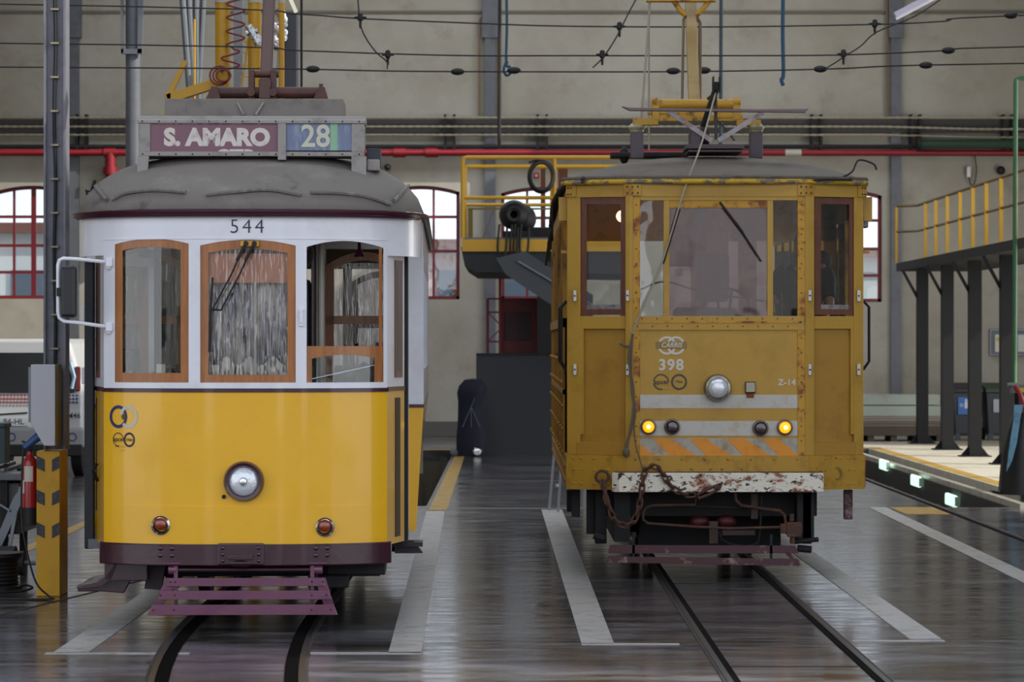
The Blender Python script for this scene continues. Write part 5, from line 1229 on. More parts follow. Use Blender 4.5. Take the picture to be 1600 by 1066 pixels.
def person(label, loc, rotz, lhand, rhand, shirt=SHIRT, scale=1., bow=0., watch=False):
    """local frame: faces -Y, feet at z 0, 1.75 m tall"""
    t = thing('person', label, 'person', loc, rotz); t.scale = (scale,)*3
    V = Vector; hc = V((0, -.03-bow*.2, 1.62-bow*.1))
    ch_ = [[(V((0, 0, .92)), .16, .11), (V((0, .01, 1.12)), .15, .11), (V((0, 0, 1.32)), .18, .12), (V((0, 0, 1.43)), .13, .09), (V((0, -.01-.05*bow, 1.49)), .055, .055), (hc-V((0, 0, .06)), .055, .06)]]
    for s_, h in ((1, rhand), (-1, lhand)):
        sh = V((.19*s_, 0, 1.40)); h = V(h); el = (sh+h)/2+V((.05*s_, .02, -.07))
        d = (h-el).normalized()
        ch_.append([(V((.09*s_, 0, 1.40)), .07, .07), (sh, .055, .06), ((sh+el)/2, .045, .048), (el, .038, .04), ((el+h)/2, .034, .036), (h, .024, .026), (h+d*.05, .018, .038), (h+d*.09, .014, .036)])
        a = d.orthogonal().normalized(); c = d.cross(a)
        for k in range(4):
            o_ = c*(.028-.018*k); L_ = (.065, .075, .072, .055)[k]
            ch_.append([(h+d*.08+o_, .0095, .0095), (h+d*(.08+L_*.5)+o_+a*.006, .009, .009), (h+d*(.08+L_)+o_+a*.02, .007, .007)])
        ch_.append([(h+d*.02+c*.03, .012, .012), (h+d*.06+c*.055+a*.01, .010, .010), (h+d*.09+c*.06+a*.02, .008, .008)])
        hip = V((.09*s_, 0, .95)); kn = V((.10*s_, -.03, .5)); an = V((.10*s_, .02, .09))
        ch_.append([(hip, .095, .1), ((hip+kn)/2, .075, .08), (kn, .056, .06), ((kn+an)/2+V((0, .02, .03)), .05, .055), (an, .036, .04)])
        ch_.append([(an+V((0, .04, -.05)), .035, .03), (an+V((0, -.06, -.05)), .042, .03), (an+V((0, -.16, -.065)), .04, .02)])
    ex = MB(); ex.sphere(hc+V((0, .01, .03)), .095, 16, (.82, 1.02, 1.08)); ex.sphere(hc+V((0, -.025, -.045)), .07, 12, (.82, .95, .95))
    ex.sphere(hc+V((0, -.105, -.005)), .016, 8, (.8, 1.1, 1.6)); ex.sphere(hc+V((0, -.088, -.06)), .02, 8, (1.3, .5, .5))
    for s_ in (-1, 1): ex.sphere(hc+V((.082*s_, .01, 0)), .022, 8, (.5, .8, 1.4))
    me = skin_mesh(ch_, ex, .011)
    me.materials.append(SKIN); b = bpy.data.objects.new('body', me); C.objects.link(b); b.parent = t
    q = MB()
    for s_ in (-1, 1): q.sphere(hc+V((.033*s_, -.088, .02)), .012, 8, (1.2, .5, .7))
    q.build('eyes', BLK, t)
    # shirt: slightly larger torso and sleeves to above the elbow
    sc_ = [[(V((0, 0, .90)), .175, .125), (V((0, .01, 1.12)), .165, .125), (V((0, 0, 1.32)), .195, .135), (V((0, 0, 1.44)), .14, .10), (V((0, -.01, 1.465)), .07, .07)]]
    for s_, h in ((1, rhand), (-1, lhand)):
        sh = V((.19*s_, 0, 1.40)); h = V(h); el = (sh+h)/2+V((.05*s_, .02, -.07))
        sc_.append([(V((.09*s_, 0, 1.40)), .085, .085), (sh, .072, .075), (sh+(el-sh)*.75, .06, .062)])
    me = skin_mesh(sc_, None, .014); me.materials.append(shirt); o = bpy.data.objects.new('tee_shirt', me); C.objects.link(o); o.parent = t
    tr = [[(V((0, 0, .98)), .165, .12), (V((0, 0, .88)), .17, .125)]]
    for s_ in (-1, 1): tr.append([(V((.09*s_, 0, .94)), .10, .11), (V((.1*s_, -.02, .7)), .09, .095), (V((.1*s_, -.03, .5)), .07, .075), (V((.1*s_, .02, .1)), .055, .065)])
    me = skin_mesh(tr, None, .014); me.materials.append(TROU); o = bpy.data.objects.new('trousers', me); C.objects.link(o); o.parent = t
    q = MB(); q.sphere(hc+V((0, .025, .055)), .1, 16, (.87, 1.0, .92)); me = q
    for v in list(q.b.verts):
        if v.co.y < hc.y-.05 and v.co.z < hc.z+.06: v.co.y = hc.y-.05
    q.build('hair', HAIR, t, smooth=True)
    if watch:
        h = V(lhand); sh = V((-.19, 0, 1.40)); el = (sh+h)/2+V((-.05, .02, -.07)); d = (h-el).normalized()
        q = MB(); q.cyl(h-d*.035, h-d*.01, .03, 16); o = q.build('watch_strap', BLK, t)
        c = h-d*.022; q = MB(); q.cyl(c+V((0, -.028, 0)), c+V((0, -.036, 0)), .018, 14); q.build('watch_face', mat('watch_face', '#b9b29a', .4), o)
    return t
person('person in a dark tee shirt facing sideways, seen through the narrow right door window', (UX+.99, UY+1.3, .98), math.radians(-68), (-.25, -.35, 1.1), (.2, -.4, 1.15))
person('person in a dark tee shirt with a wristwatch, behind the works tram windscreen', (UX+.76, UY+.55, 1.12), math.radians(0), (-.30, -.26, 1.05), (.12, -.3, 1.0), watch=True)
# ------------------------------------------------------------------ left side: post, box, extinguisher, van, scrap
px0, Yf = -3.625, 22.1
b = thing('bollard', 'yellow square bollard casing with dark hatched patches around a steel post', 'bollard', (-3.535, 22.3, 0))
MB().box(-.09, .09, -.2, .2, 0, 1.115).build('casing', mat('bollard_yellow', '#c8960c', .5, dirt='#b3850c', dscale=4), b, bevel=.006)
HT = mat('hatched_tape', '#35353a', .6, dirt='#55555c', dscale=30)
for z in (1.03, .77, .52):
    q = MB(); q.prism([(-.088, z+.05), (-.025, z+.02), (-.025, z-.075), (-.088, z-.045)], -.203, -.2); q.build('warning_patch', HT, b)
    q = MB(); q.prism([(.088, z+.05), (.03, z+.02), (.03, z-.075), (.088, z-.045)], -.203, -.2); q.build('warning_patch', HT, b)
c = thing('steel_post', 'grey steel column with a clipped black cable rising from the yellow bollard', 'column', (-3.505, 22.32, 1.12))
q = MB(); q.box(-.085, -.068, -.1, .1, 0, 9.85); q.box(.068, .085, -.1, .1, 0, 9.85); q.box(-.068, .068, -.06, -.05, 0, 9.85); q.build('column_section', mat('column_grey', '#6c6b74', .5, dirt='#55555c', dscale=5), c)
q = MB(); q.tube(spline([(.0+.006*math.sin(k*1.7), -.085, .66+k*.3) for k in range(32)], 3), .013, 8); q.build('cable', BLK, c, smooth=True)
q0 = None
for k in range(22):
    z = .78+k*.262
    q = MB(); q.box(-.03, .03, -.105, -.06, z-.006, z+.008) if q0 is None else None
    if q0 is None: q0 = q.build('cable_clip', mat('brass_clip', '#8f8468', .5), c)
    else: o = q0.copy(); C.objects.link(o); o.parent = c; o.location = (0, 0, .262*k)
e = thing('electrical_box', 'tall white electrical box with a tapered foot on the steel column', 'box', (-3.545, 22.0, 1.16))
q = MB(); q.prism([(-.10, .62), (.085, .62), (.085, 0), (.0, 0), (-.10, .17)], -.04, .18); q.build('box_body', mat('box_white', '#b9bac2', .5), e, bevel=.004)
q = MB(); q.box(.085, .1, 0, .18, .0, .62); q.build('box_side', mat('olive_side', '#6b5a24', .6), e)
q = MB(); q.box(-.125, -.10, .0, .15, .18, .60); q.build('hinge_flange', GAL, e)
q = MB(); q.tube([(-.04, .05, .08), (-.09, .03, .04), (-.16, .0, -.02)], .03, 12, radii=[.035, .032, .022]); q.build('blue_plug', mat('plug_blue', '#2a4a7c', .4), e, smooth=True)
q = MB(); q.tube(spline([(-.16, 0, -.02), (-.17, -.02, -.2), (-.15, -.12, -.6), (-.05, -.18, -1.0), (.06, -.20, -1.13), (.09, -.24, -1.15), (-.2, -.22, -1.153), (-.7, -.22, -1.153), (-1.2, -.2, -1.153)], 8), .008, 6); q.build('flex_cord', BLK, e, smooth=True)
f = thing('fire_extinguisher', 'red fire extinguisher hung on the left of the yellow bollard', 'fire extinguisher', (-3.70, 22.25, .545))
q = MB(); q.lathe([(0, 0), (.055, 0), (.058, .02), (.058, .46), (.05, .5), (.025, .53), (.02, .56), (0, .56)], (0, 0, 0), 'Z', 28); q.build('cylinder', mat('extinguisher_red', '#9a1418', .3, coat=.4), f, smooth=True)
q = MB(); q.lathe([(0, -.005), (.06, -.005), (.06, .13), (.058, .13)], (0, 0, 0), 'Z', 28); q.build('black_foot', BLK, f, smooth=True)
def wrap(r, a0, a1, z0, z1, m, nm, parent):
    q = MB(); A = [(r*math.cos(a0+(a1-a0)*k/8), r*math.sin(a0+(a1-a0)*k/8)) for k in range(9)]
    for (x0, y0), (x1, y1) in zip(A, A[1:]): q.b.faces.new([q.b.verts.new(v) for v in ((x0, y0, z0), (x1, y1, z0), (x1, y1, z1), (x0, y0, z1))])
    return q.build(nm, m, parent)
wrap(.0590, -2.2, -1.0, .33, .45, mat('label_white', '#c9c4ba', .6), 'label', f)
wrap(.0590, -2.9, -2.2, .24, .34, mat('label_white', '#c9c4ba', .6), 'label', f)
q = MB(); q.tube([(0, 0, .55), (0, 0, .6)], .016, 8); q.bar((-.06, 0, .64), (.05, 0, .60), .02, .015); q.bar((-.05, 0, .60), (.04, 0, .585), .02, .012); q.build('valve_handle', DRK, f)
q = MB(); q.tube(spline([(0, 0, .58), (.06, -.03, .56), (.075, -.03, .3), (.06, -.03, .1)], 6), .01, 6); q.build('hose', BLK, f)

# van
v = thing('van', 'white van parked behind the steel post, marked M46 with rows of coloured dots', 'car', (-7.06, 41.7, 0))
VW = mat('van_white', '#b4b6b8', .35, coat=.5)
prof = [(-.9, .45), (.9, .45), (.9, 1.25), (.83, 1.55), (.72, 1.93), (.6, 2.0), (-.6, 2.0), (-.72, 1.93), (-.83, 1.55), (-.9, 1.25)]
q = MB(); R = []
for y_, k in ((-.02, .96), (.05, 1.), (2.6, 1.), (3.0, .98)):
    R.append([q.b.verts.new((x*k, y_, .45+(z-.45)*(1 if k > .97 else .985))) for x, z in prof])
n_ = len(prof)
for A, B in zip(R, R[1:]):
    for k in range(n_): q.b.faces.new((A[k], A[(k+1) % n_], B[(k+1) % n_], B[k]))
q.b.faces.new(R[0]); q.b.faces.new(R[-1]); q.build('body_shell', VW, v, bevel=.03)
q = MB(); q.box(-.86, .86, 3.0, 4.1, .45, 1.15); q.build('bonnet', VW, v, bevel=.1)
q = MB(); q.prism([(-.78, 1.22), (.78, 1.22), (.66, 1.80), (-.66, 1.80)], -.045, -.02); q.build('rear_window', mat('van_glass', '#14181c', .08), v, bevel=.01)
for x in (-.45, .3): q = MB(); q.box(x-.12, x+.12, -.055, -.045, 1.25, 1.6); q.build('headrest_silhouette', BLK, v, bevel=.02)
q = MB(); q.tube([(.74, -.06, 1.28), (.78, -.06, 1.45), (.72, -.06, 1.66)], .025, 6); q.build('window_sticker', mat('pale_blue', '#8fb0c8', .4), v)
q = MB(); q.box(-.93, .93, -.12, .1, .42, .72); q.build('rear_bumper', mat('bumper_white', '#8f9193', .4), v, bevel=.05)
q = MB(); q.box(-.9, .9, -.13, -.05, .30, .48); q.build('bumper_skirt', BLK, v, bevel=.02)
for s_ in (-1, 1):
    q = MB(); q.box(min(.86*s_, .78*s_), max(.86*s_, .78*s_), -.05, .02, 1.24, 1.6); q.build('tail_lamp', mat('tail_red', '#5a1616', .3), v, bevel=.02)
    for y_ in (.45, 3.2):
        w_ = MB(); w_.lathe([(0, -.1), (.24, -.1), (.32, -.07), (.32, .07), (.24, .1), (0, .1)], (.78*s_, y_, .32), 'X', 28); w_.build('wheel', BLK, v, smooth=True)
q = MB(); q.box(-.45, .45, -.05, -.035, .84, .92); q.build('handle_trim', VW, v, bevel=.01)
q = MB(); q.tube([(-.45, -.05, .80), (-.42, -.05, .90), (.1, -.05, .93)], .012, 6); q.build('tailgate_shadow_line', BLK, v)
pl_ = MB().box(-.40, .12, -.06, -.035, .74, .86).build('number_plate', mat('plate_white', '#b8bdc0', .5), v)
MB().box(-.40, -.34, -.063, -.0605, .74, .86).build('plate_blue_band', mat('plate_blue', '#3c5f9c', .5), pl_)
text('plate_lettering', '94-HL', .12, LETD, pl_, (-.1, -.062, .80), None)
text('fleet_mark', 'M46', .11, LETD, v, (.77, -.06, .885), None, bold=.001)
text('small_mark', '·········', .06, LETD, v, (.62, -.06, 1.03), None)
cols = ['#b8962c', '#b8762c', '#a85a38', '#94483c', '#8a3a3c']
for i in range(34):
    x = -.84+i*.05
    if .0 < x < .3: pass
    m = mat('dot%d' % min(i//3, 4), cols[min(i//3, 4)], .6) if x < .2 else mat('dot_blue', '#2e3266', .6)
    q = MB()
    for z in (1.08, 1.13, 1.18): q.lathe([(.018, 0), (.018, -.003), (0, -.003)], (x, -.045, z), 'Y', 10)
    if i % 3 == 0: dots = []
    dots.append(q)
    q.build('dot_column', m, v)
for x, m in ((-.25, mat('dot0', '#b8962c', .6)), (-.12, NAVY), (.60, NAVY), (.76, NAVY)):
    q = MB(); ring(q, x, .58, .045, .065, -.125, .003, 24); q.build('ring_emblem', m, v)

# workbench with scrap at the far left, black reel, motor
wb = thing('scrap_bench', 'grey steel bench heaped with scrap machinery at the left edge', 'bench', (-4.35, 24.4, 0))
q = MB(); q.box(-.5, .36, -.5, .6, .80, .86); q.build('bench_top', mat('bench_steel', '#5f6062', .4, .4, dirt='#3e3c3a', dscale=5), wb, bevel=.008)
for x in (-.45, .12):
    for y in (-.45, .5): q = MB(); q.box(x, x+.06, y, y+.06, 0, .8); q.build('bench_leg', DRK, wb)
q = MB(); q.box(-.45, .28, -.4, .5, .35, .78); q.build('side_plate', mat('plate_grey', '#4a4c4e', .5, .4, dirt='#222324', dscale=5), wb, bevel=.01)
q = MB(); q.prism([(.05, .2), (.12, .2), (.34, .68), (.30, .74), (.24, .66)], -.52, -.5); q.bar((-.1, -.52, .75), (.22, -.53, .55), .03, .02); q.bar((.3, -.5, .75), (.2, -.52, .2), .03, .02); q.build('bent_strap', GAL, wb, bevel=.004)
random.seed(3)
for k in range(7):
    q = MB(); x = -.4+k*.1; z = .87+random.uniform(0, .02); q.bar((x, -.3+.05*k, z), (x+.12, .2, z+.04), .05, .03); q.build('scrap_piece', (DRK, GAL, STL)[k % 3], wb, bevel=.004)
cr_ = thing('plastic_stool', 'dark teal plastic stool standing among the scrap at the left edge', 'stool', (-4.45, 24.3, .93))
q = MB(); q.box(-.2, .22, -.1, .2, .30, .34); q.build('stool_top', mat('teal_plastic', '#22363e', .5), cr_, bevel=.01)
for x in (-.18, .16): q = MB(); q.box(x, x+.05, -.09, .18, 0, .3); q.build('leg', mat('teal_plastic', '#22363e', .5), cr_)
r_ = thing('cable_reel', 'black ribbed cable reel standing on the floor at the left edge', 'reel', (-4.02, 22.6, 0))
q = MB()
prof = [(0, 0), (.2, 0), (.2, .03)]
for k in range(7): prof += [(.165, .04+k*.03), (.175, .055+k*.03)]
prof += [(.2, .26), (.2, .29), (0, .29)]
q.lathe(prof, (0, 0, .01), 'Z', 28); q.build('reel_drum', BLK, r_, smooth=True)
q = MB(); q.tube(spline([(.2, -.05, .04), (.26, -.1, .05), (.30, -.12, .03), (.2, -.2, .012), (0, -.3, .012), (-.3, -.3, .012)], 6), .01, 6); q.build('loose_cable', BLK, r_)
m_ = thing('old_motor', 'dark motor with a short shaft lying beside the black reel', 'motor', (-4.12, 23.6, 0))
q = MB(); q.cyl((-.3, 0, .14), (.08, 0, .14), .14, 20); q.cyl((.08, 0, .14), (.15, 0, .14), .1, 20); q.build('motor_body', DRK, m_, smooth=True)
q = MB(); q.cyl((.15, 0, .14), (.24, 0, .14), .018, 10); q.build('shaft', STL, m_, smooth=True)
q = MB(); q.box(-.25, .05, -.1, .1, 0, .03); q.build('motor_foot', DRK, m_)

# ------------------------------------------------------------------ behind the white tram: columns, ducts, yellow cylinders
t = thing('round_column', 'grey round column with slanting struts rising behind the white tram roof', 'column', (at(208, 0, 33).x, 33, 0))
q = MB(); q.cyl((0, 0, 0), (0, 0, 9.8), .085, 20); q.build('column_shaft', STL, t, smooth=True)
q = MB(); q.bar((-.11, -.1, at(0, 85, 33).z), (-.15, -.1, 9.5), .03, .06); q.bar((.09, -.1, at(0, 85, 33).z), (.2, -.1, 9.5), .05, .06); q.build('column_strut', STL, t)
q = MB(); q.box(-.12, .12, -.13, -.08, at(0, 86, 33).z, at(0, 78, 33).z); q.build('strut_bracket', STL, t)
for i, (a, b_, lab) in enumerate((((284, -20), (297, 156), 'leftmost of the bundled grey conduits above the white tram'), ((294, -20), (302, 156), 'second of the bundled grey conduits above the white tram'), ((306, -20), (306, 156), 'middle of the bundled grey conduits above the white tram'), ((319, -20), (309, 156), 'rightmost of the bundled grey conduits above the white tram'))):
    q = MB(); p0, p1 = at(a[0], a[1], 31+i*.12), at(b_[0], b_[1], 31+i*.12); p2 = p1.copy(); p2.z = 0
    q.tube([p0, p1, p2], .035, 10); tag(q.build('grey_conduit', GAL, smooth=True), lab, 'conduit')
q = MB(); q.tube([at(304, 30, 30.8), at(304, 150, 30.8), (at(304, 150, 30.8).x, 30.8, 0)], .012, 6); tag(q.build('yellow_conduit', YP, smooth=True), 'thin yellow conduit in front of the bundled grey conduits', 'conduit')
YC = mat('yellow_cylinder', '#b98a08', .4)
lf = thing('lifting_frame', 'yellow lifting frame with two upright cylinders rising behind the white tram roof', 'frame', (at(350, 0, 30).x, 30, 0))
o0 = lf.location
def LP(px, py, Y=30): p = at(px, py, Y); return (p.x-o0.x, p.y-o0.y, p.z)
for px, w_ in ((348, .078), (398, .068), (440, .03)):
    q = MB(); a = LP(px, 5); q.cyl((a[0], a[1], 0), a, w_, 20); q.build('cylinder', YC, lf, smooth=True)
    q = MB(); q.cyl(a, (a[0], a[1], a[2]+.12), w_*1.08, 20); q.build('cylinder_cap', mat('pale_cap', '#a8a595', .5), lf, smooth=True)
q = MB(); q.bar(LP(262, 155), LP(345, 128), .12, .1); q.bar(LP(265, 148), LP(290, 95), .05, .05); q.box(LP(259, 0)[0], LP(268, 0)[0], -.06, .06, LP(0, 172)[2], LP(0, 145)[2]); q.build('cantilever', YP, lf, bevel=.004)
q = MB(); x_ = LP(263, 0)[0]; q.box(x_-.04, x_+.04, -.04, .04, 0, LP(0, 172)[2]); q.box(x_, LP(440, 0)[0], .1, .2, 1.0, 1.12); q.build('frame_leg', YP, lf)
q = MB(); q.bar(LP(388, 60), LP(376, 150), .02, .02); 
for k in range(5): q.bar(LP(375+2*(k % 2), 60+k*20), LP(392, 72+k*16), .012, .012)
q.build('lattice', YP, lf)
RH = mat('red_hose', '#6e1c1c', .4)
q = MB(); pts = []
for k in range(60):
    a = k*.62; z0 = -10+k*2.1; pts.append(LP(368+14*math.sin(a)+(-8 if k > 40 else 0), z0, 29.85))
q.tube(spline(pts, 3), .011, 6); q.build('air_hose', RH, lf)
q = MB()
for k in range(3): q.tube([LP(343+15*math.cos(a)*(1-.12*k)+3*k, 118+15*math.sin(a)*(1-.2*k), 29.8-.03*k) for a in [2*PI*j/20 for j in range(20)]], .010, 6, closed=True)
q.build('hose_coil', RH, lf)
for px, lab in ((369, 'grey steel upright between the two yellow cylinders'), (376, 'second grey steel upright between the two yellow cylinders')):
    q = MB(); a = at(px, -20, 31.5); q.bar((a.x, 31.5, 0), a, .05, .08); tag(q.build('steel_upright', STL), lab, 'post')
t = thing('extract_duct', 'dark square duct with crumpled silver foil beside it, right of the trolley pole', 'duct', (at(450, 0, 30.6).x, 30.6, 0))
def DP(px, py): p = at(px, py, 30.6); return (p.x-t.location.x, 0, p.z)
q = MB(); a, b_ = DP(444, 0)[0], DP(464, 0)[0]; q.box(a, b_, 0, .25, 0, DP(0, 20)[2]); q.build('duct_shaft', mat('duct_dark', '#30343c', .5, .4), t, bevel=.01)
q = MB(); q.bar(DP(440, 10), DP(434, 110), .03, .05); q.build('grey_pipe', GAL, t)
FOIL = mat('silver_foil', '#b9bcc0', .18, 1., bump=1., bscale=25)
q = MB()
random.seed(5)
for k in range(14): x, z = DP(432+random.uniform(-3, 12), 20+k*4)[0::2]; q.sphere((x, -.06, z), .05, 7, (1, .6, 1.1))
q.build('foil_wrap', FOIL, t)
q = MB(); q.bar(DP(448, -15), DP(463, 20), .03, .04); q.build('bright_edge', mat('bright_metal', '#d8d4c0', .3, .6), t)
q = MB(); q.cyl(at(385, 52, 29.6), at(403, 48, 29.6), .03); q.cyl(at(388, 40, 29.6), at(404, 70, 29.6), .04); q.bar(at(402, 55, 29.6), at(410, 70, 29.6), .05); 
for v_ in q.b.verts: v_.co -= lf.location
q.build('air_regulator', FOIL, lf, smooth=True)

# ------------------------------------------------------------------ mezzanine between the trams
Y0 = 46.; mz = thing('work_platform', 'yellow railed work platform with dark underside between the two trams', 'platform', (at(720, 0, Y0).x, Y0, 0))
o1 = mz.location.copy()
def MP(px, py, dy=0): p = at(px, py, Y0); return Vector((p.x-o1.x, dy, p.z))
q = MB(); q.box(MP(722, 0).x, MP(985, 0).x, 0, 5, MP(0, 393).z, MP(0, 374).z); q.build('deck_edge', YP, mz)
q = MB(); q.box(MP(724, 0).x, MP(985, 0).x, .02, 5, MP(0, 374).z, MP(0, 371).z); q.build('deck', STL, mz)
DG = mat('underside_grey', '#26282c', .7)
q = MB(); q.prism([(MP(720, 0).x, MP(0, 386).z), (MP(985, 0).x, MP(0, 394).z), (MP(985, 0).x, MP(0, 428).z), (MP(742, 0).x, MP(0, 425).z), (MP(726, 0).x, MP(0, 415).z)], .05, 4.8); q.build('underside_box', DG, mz)
q = MB()
q.prism([(MP(775, 0).x, MP(0, 405).z), (MP(820, 0).x, MP(0, 394).z), (MP(925, 0).x, MP(0, 462).z), (MP(925, 0).x, MP(0, 520).z), (MP(790, 0).x, MP(0, 430).z)], -.5, -.45); q.build('stair_stringer', mat('stair_grey', '#3c4046', .6), mz)
q = MB(); q.bar(MP(810, 410, -.52), MP(925, 478, -.52), .05, .03); q.build('stair_handrail', mat('stair_edge', '#6e7278', .5, .4), mz)
def rail_(pts, r=.035, nm='railing', m=YP): q = MB(); q.tube(pts, r, 8); return q.build(nm, m, mz, smooth=True)
for dy in (0.02, 2.4):
    rail_([MP(723, 372, dy), MP(723, 252, dy), MP(725, 247, dy), MP(730, 246, dy), MP(985, 246, dy)], .035, 'guard_rail')
    rail_([MP(723, 309, dy), MP(985, 309, dy)], .03, 'mid_rail')
    rail_([MP(866, 372, dy), MP(866, 247, dy)], .035, 'rail_post')
q = MB(); q.box(MP(728, 0).x, MP(800, 0).x, 2.3, 2.35, MP(0, 371).z, MP(0, 316).z) if False else q.bar(MP(728, 316, 2.3), MP(985, 316, 2.3), .05, .03)
q.bar(MP(732, 316, 2.3), MP(732, 372, 2.3), .08, .03); q.bar(MP(770, 318, 2.3), MP(750, 370, 2.3), .02, .02); q.build('inner_frame', mat('olive_frame', '#6b5a1e', .6), mz)
for px in (852, 885):
    q = MB(); q.bar(MP(px, 245, 3), MP(px, 372, 3), .16 if px > 860 else .08, .1); q.build('brown_post', mat('brown_post', '#5a2c14', .6), mz)
q = MB(); q.box(MP(745, 0).x, MP(985, 0).x, 2, 2.2, 0, MP(0, 425).z)
q = MB(); 
for px in (905, 980):
    x = MP(px, 0).x; q.box(x-.08, x+.08, .6, .8, 0, MP(0, 420).z)
q.build('support_leg', DG, mz, split=True)
# coil, reel on the deck
q = MB()
for k in range(4): q.tube([at(846+(20-k)*math.cos(a), 276+(25-k*1.2)*math.sin(a), 45.9-.03*k) for a in [2*PI*j/28 for j in range(28)]], .022, 6, closed=True)
q.tube([at(826, 254, 45.85), at(838, 250, 45.85), at(852, 252, 45.85)], .02, 6)
tag(q.build('hose_coil', BLK, smooth=True), 'coil of black hose hung on the yellow railing between the trams', 'hose')
t = thing('hose_reel', 'big black hose reel at the edge of the yellow work platform', 'reel', (at(805, 0, 46.15).x, 46.15, at(0, 371, 46.15).z))
q = MB(); q.lathe([(.06, -.16), (.11, -.18), (.20, -.1), (.24, 0), (.22, .1), (.1, .16)], (-.02, 0, .36), 'Y', 24); q.build('reel_body', BLK, t, smooth=True)
q = MB(); q.lathe([(.1, -.14), (.16, -.1), (.24, 0), (.1, .1), (0, .1)], (.1, .1, .3), 'Y', 24); q.build('reel_side', BLK, t, smooth=True)
q = MB(); q.box(-.2, .3, -.05, .3, 0, .1); q.build('reel_foot', DRK, t)
q = MB()
for a, d_, w_ in ((-.25, -.75, .1), (-.05, -.7, .08), (.0, -.75, .02), (.1, -.68, .1)):
    q.tube(spline([(a, -.22, .2), (a-.03, -.24, -.2), (a+w_*.5, -.25, d_*.45), (a+w_, -.25, -.2), (a+w_+.02, -.22, .15)], 6), .018, 6)
q.build('hanging_loop', BLK, t, smooth=True)
tag(MB().box(at(905, 0, 46.5).x-.1, at(960, 0, 46.5).x, 46.5, 46.9, at(0, 371, 46.5).z, at(0, 350, 46.5).z).build('dark_case', BLK, bevel=.02), 'low black case lying on the yellow work platform', 'case') if False else None
tag(MB().box(at(822, 0, 47.).x, at(862, 0, 47.).x, 47., 47.3, at(0, 371, 46).z+.001, at(0, 355, 47.).z).build('dark_case', DRK, bevel=.02), 'low dark case lying on the platform right of the hose reel', 'case')
# dark machine body below the platform, red cabinet and lattice
t = thing('dark_partition', 'tall dark grey partition standing below the yellow work platform', 'partition', (at(800, 0, 50).x, 50, 0))
x0, x1 = at(744, 0, 50).x-t.location.x, at(905, 0, 50).x-t.location.x
q = MB(); q.box(x0, x1, 0, .15, 0, at(0, 553, 50).z); q.build('partition_panel', mat('partition_dark', '#34383f', .7), t)
q = MB(); q.box(x0, x1, -.02, .0, at(0, 556, 50).z, at(0, 552, 50).z); q.build('partition_rail', BLK, t)
q = MB(); q.box(at(840, 0, 50).x-t.location.x, x1, .2, .4, 0, at(0, 400, 50).z); q.build('rear_panel', DG, t)
t = thing('red_cabinet', 'red cabinet with dark doors under the stair between the trams', 'cabinet', (at(810, 0, 50.6).x, 50.6, 1.7))
def CP(px, py): p = at(px, py, 50.6); return (p.x-t.location.x, p.z-1.7)
a, z1 = CP(782, 466); b_, z0 = CP(840, 553)
q = MB(); q.box(a, b_, 0, .5, z0, z1); q.build('cabinet_body', mat('cabinet_red', '#5e0e16', .5), t, bevel=.01)
for u, w_ in ((789, 808), (811, 829)): c0, c1 = CP(u, 488), CP(w_, 532); q = MB(); q.box(c0[0], c1[0], -.02, 0, c1[1], c0[1]); q.build('cabinet_door', mat('door_maroon', '#2e0c18', .5), t, bevel=.005)
t = thing('red_lattice', 'red railing with crossed bars left of the red cabinet', 'railing', (at(762, 0, 50.4).x, 50.4, 0))
def QP(px, py): p = at(px, py, 50.4); return Vector((p.x-t.location.x, 0, p.z))
q = MB(); q.bar(QP(762, 467), QP(762, 572), .05); q.bar(QP(781, 430), QP(781, 553), .04)
for py in (467, 488, 534): q.bar(QP(762, py), QP(782, py), .03)
q.bar(QP(764, 490), QP(780, 506), .02); q.bar(QP(764, 532), QP(780, 516), .02); q.bar(QP(762, 572), QP(762, 572)+Vector((0, 0, -QP(0, 572).z)), .05); q.build('rail_frame', mat('lattice_red', '#5a1018', .5), t)
# covered navy bundle and round lamps on the floor
t = thing('navy_sack', 'navy blue sack bulging on top, slumped by the wall between the trams', 'sack', (at(735, 0, 49.5).x+.02, 49.3, 0))
q = MB(); q.lathe([(0, .0), (.25, .0), (.27, .35), (.22, .55), (.19, .75), (.2, .95), (.24, 1.08), (.23, 1.2), (.14, 1.31), (0, 1.33)], (0, 0, 0), 'Z', 24)
for v_ in q.b.verts: v_.co.x += .03*math.sin(v_.co.z*6)+.02*math.sin(v_.co.y*20); v_.co.y *= .8
q.build('sack_body', mat('navy_cloth', '#12152a', .8), t, smooth=True)
q = MB()
for a in (-.5, .0, .5): q.bar((0, -.2, .85), (a*.3, -.215, .5), .012, .01)
q.bar((0, -.19, .85), (.06, -.2, 1.0), .015, .01); q.build('drawstring', mat('pale_cord', '#5a6078', .6), t)
for i, (px, py, r, lab, m) in enumerate(((746, 688, .085, 'round chrome lamp lying on the floor beside the navy sack', CHR), (709, 684, .07, 'dull round lamp lying on the floor left of the navy sack', STL))):
    p = at(px, py, 49); q = MB(); q.lathe([(0, -.05), (r*.7, -.04), (r, 0), (r*.9, .06), (0, .12)], (0, 0, 0), 'Y', 20); o = q.build('loose_headlamp', m, smooth=True, loc=(p.x, 49, r)); tag(o, lab, 'lamp')
# person outside the middle window
person('person seen in silhouette through the middle red-framed window', ((712-795)/F*62.5, 62.5, H+95/F*62.5-1.72), math.radians(-60), (-.22, -.05, .85), (.22, -.05, .85), shirt=mat('grey_shirt', '#3a3440', .8))
tag(MB().box(-2.6, .2, 62., 64.5, -.2, .0+H+95/F*62.5-1.72).build('loading_dock', PALEC), 'pale loading dock outside the middle window', 'dock')

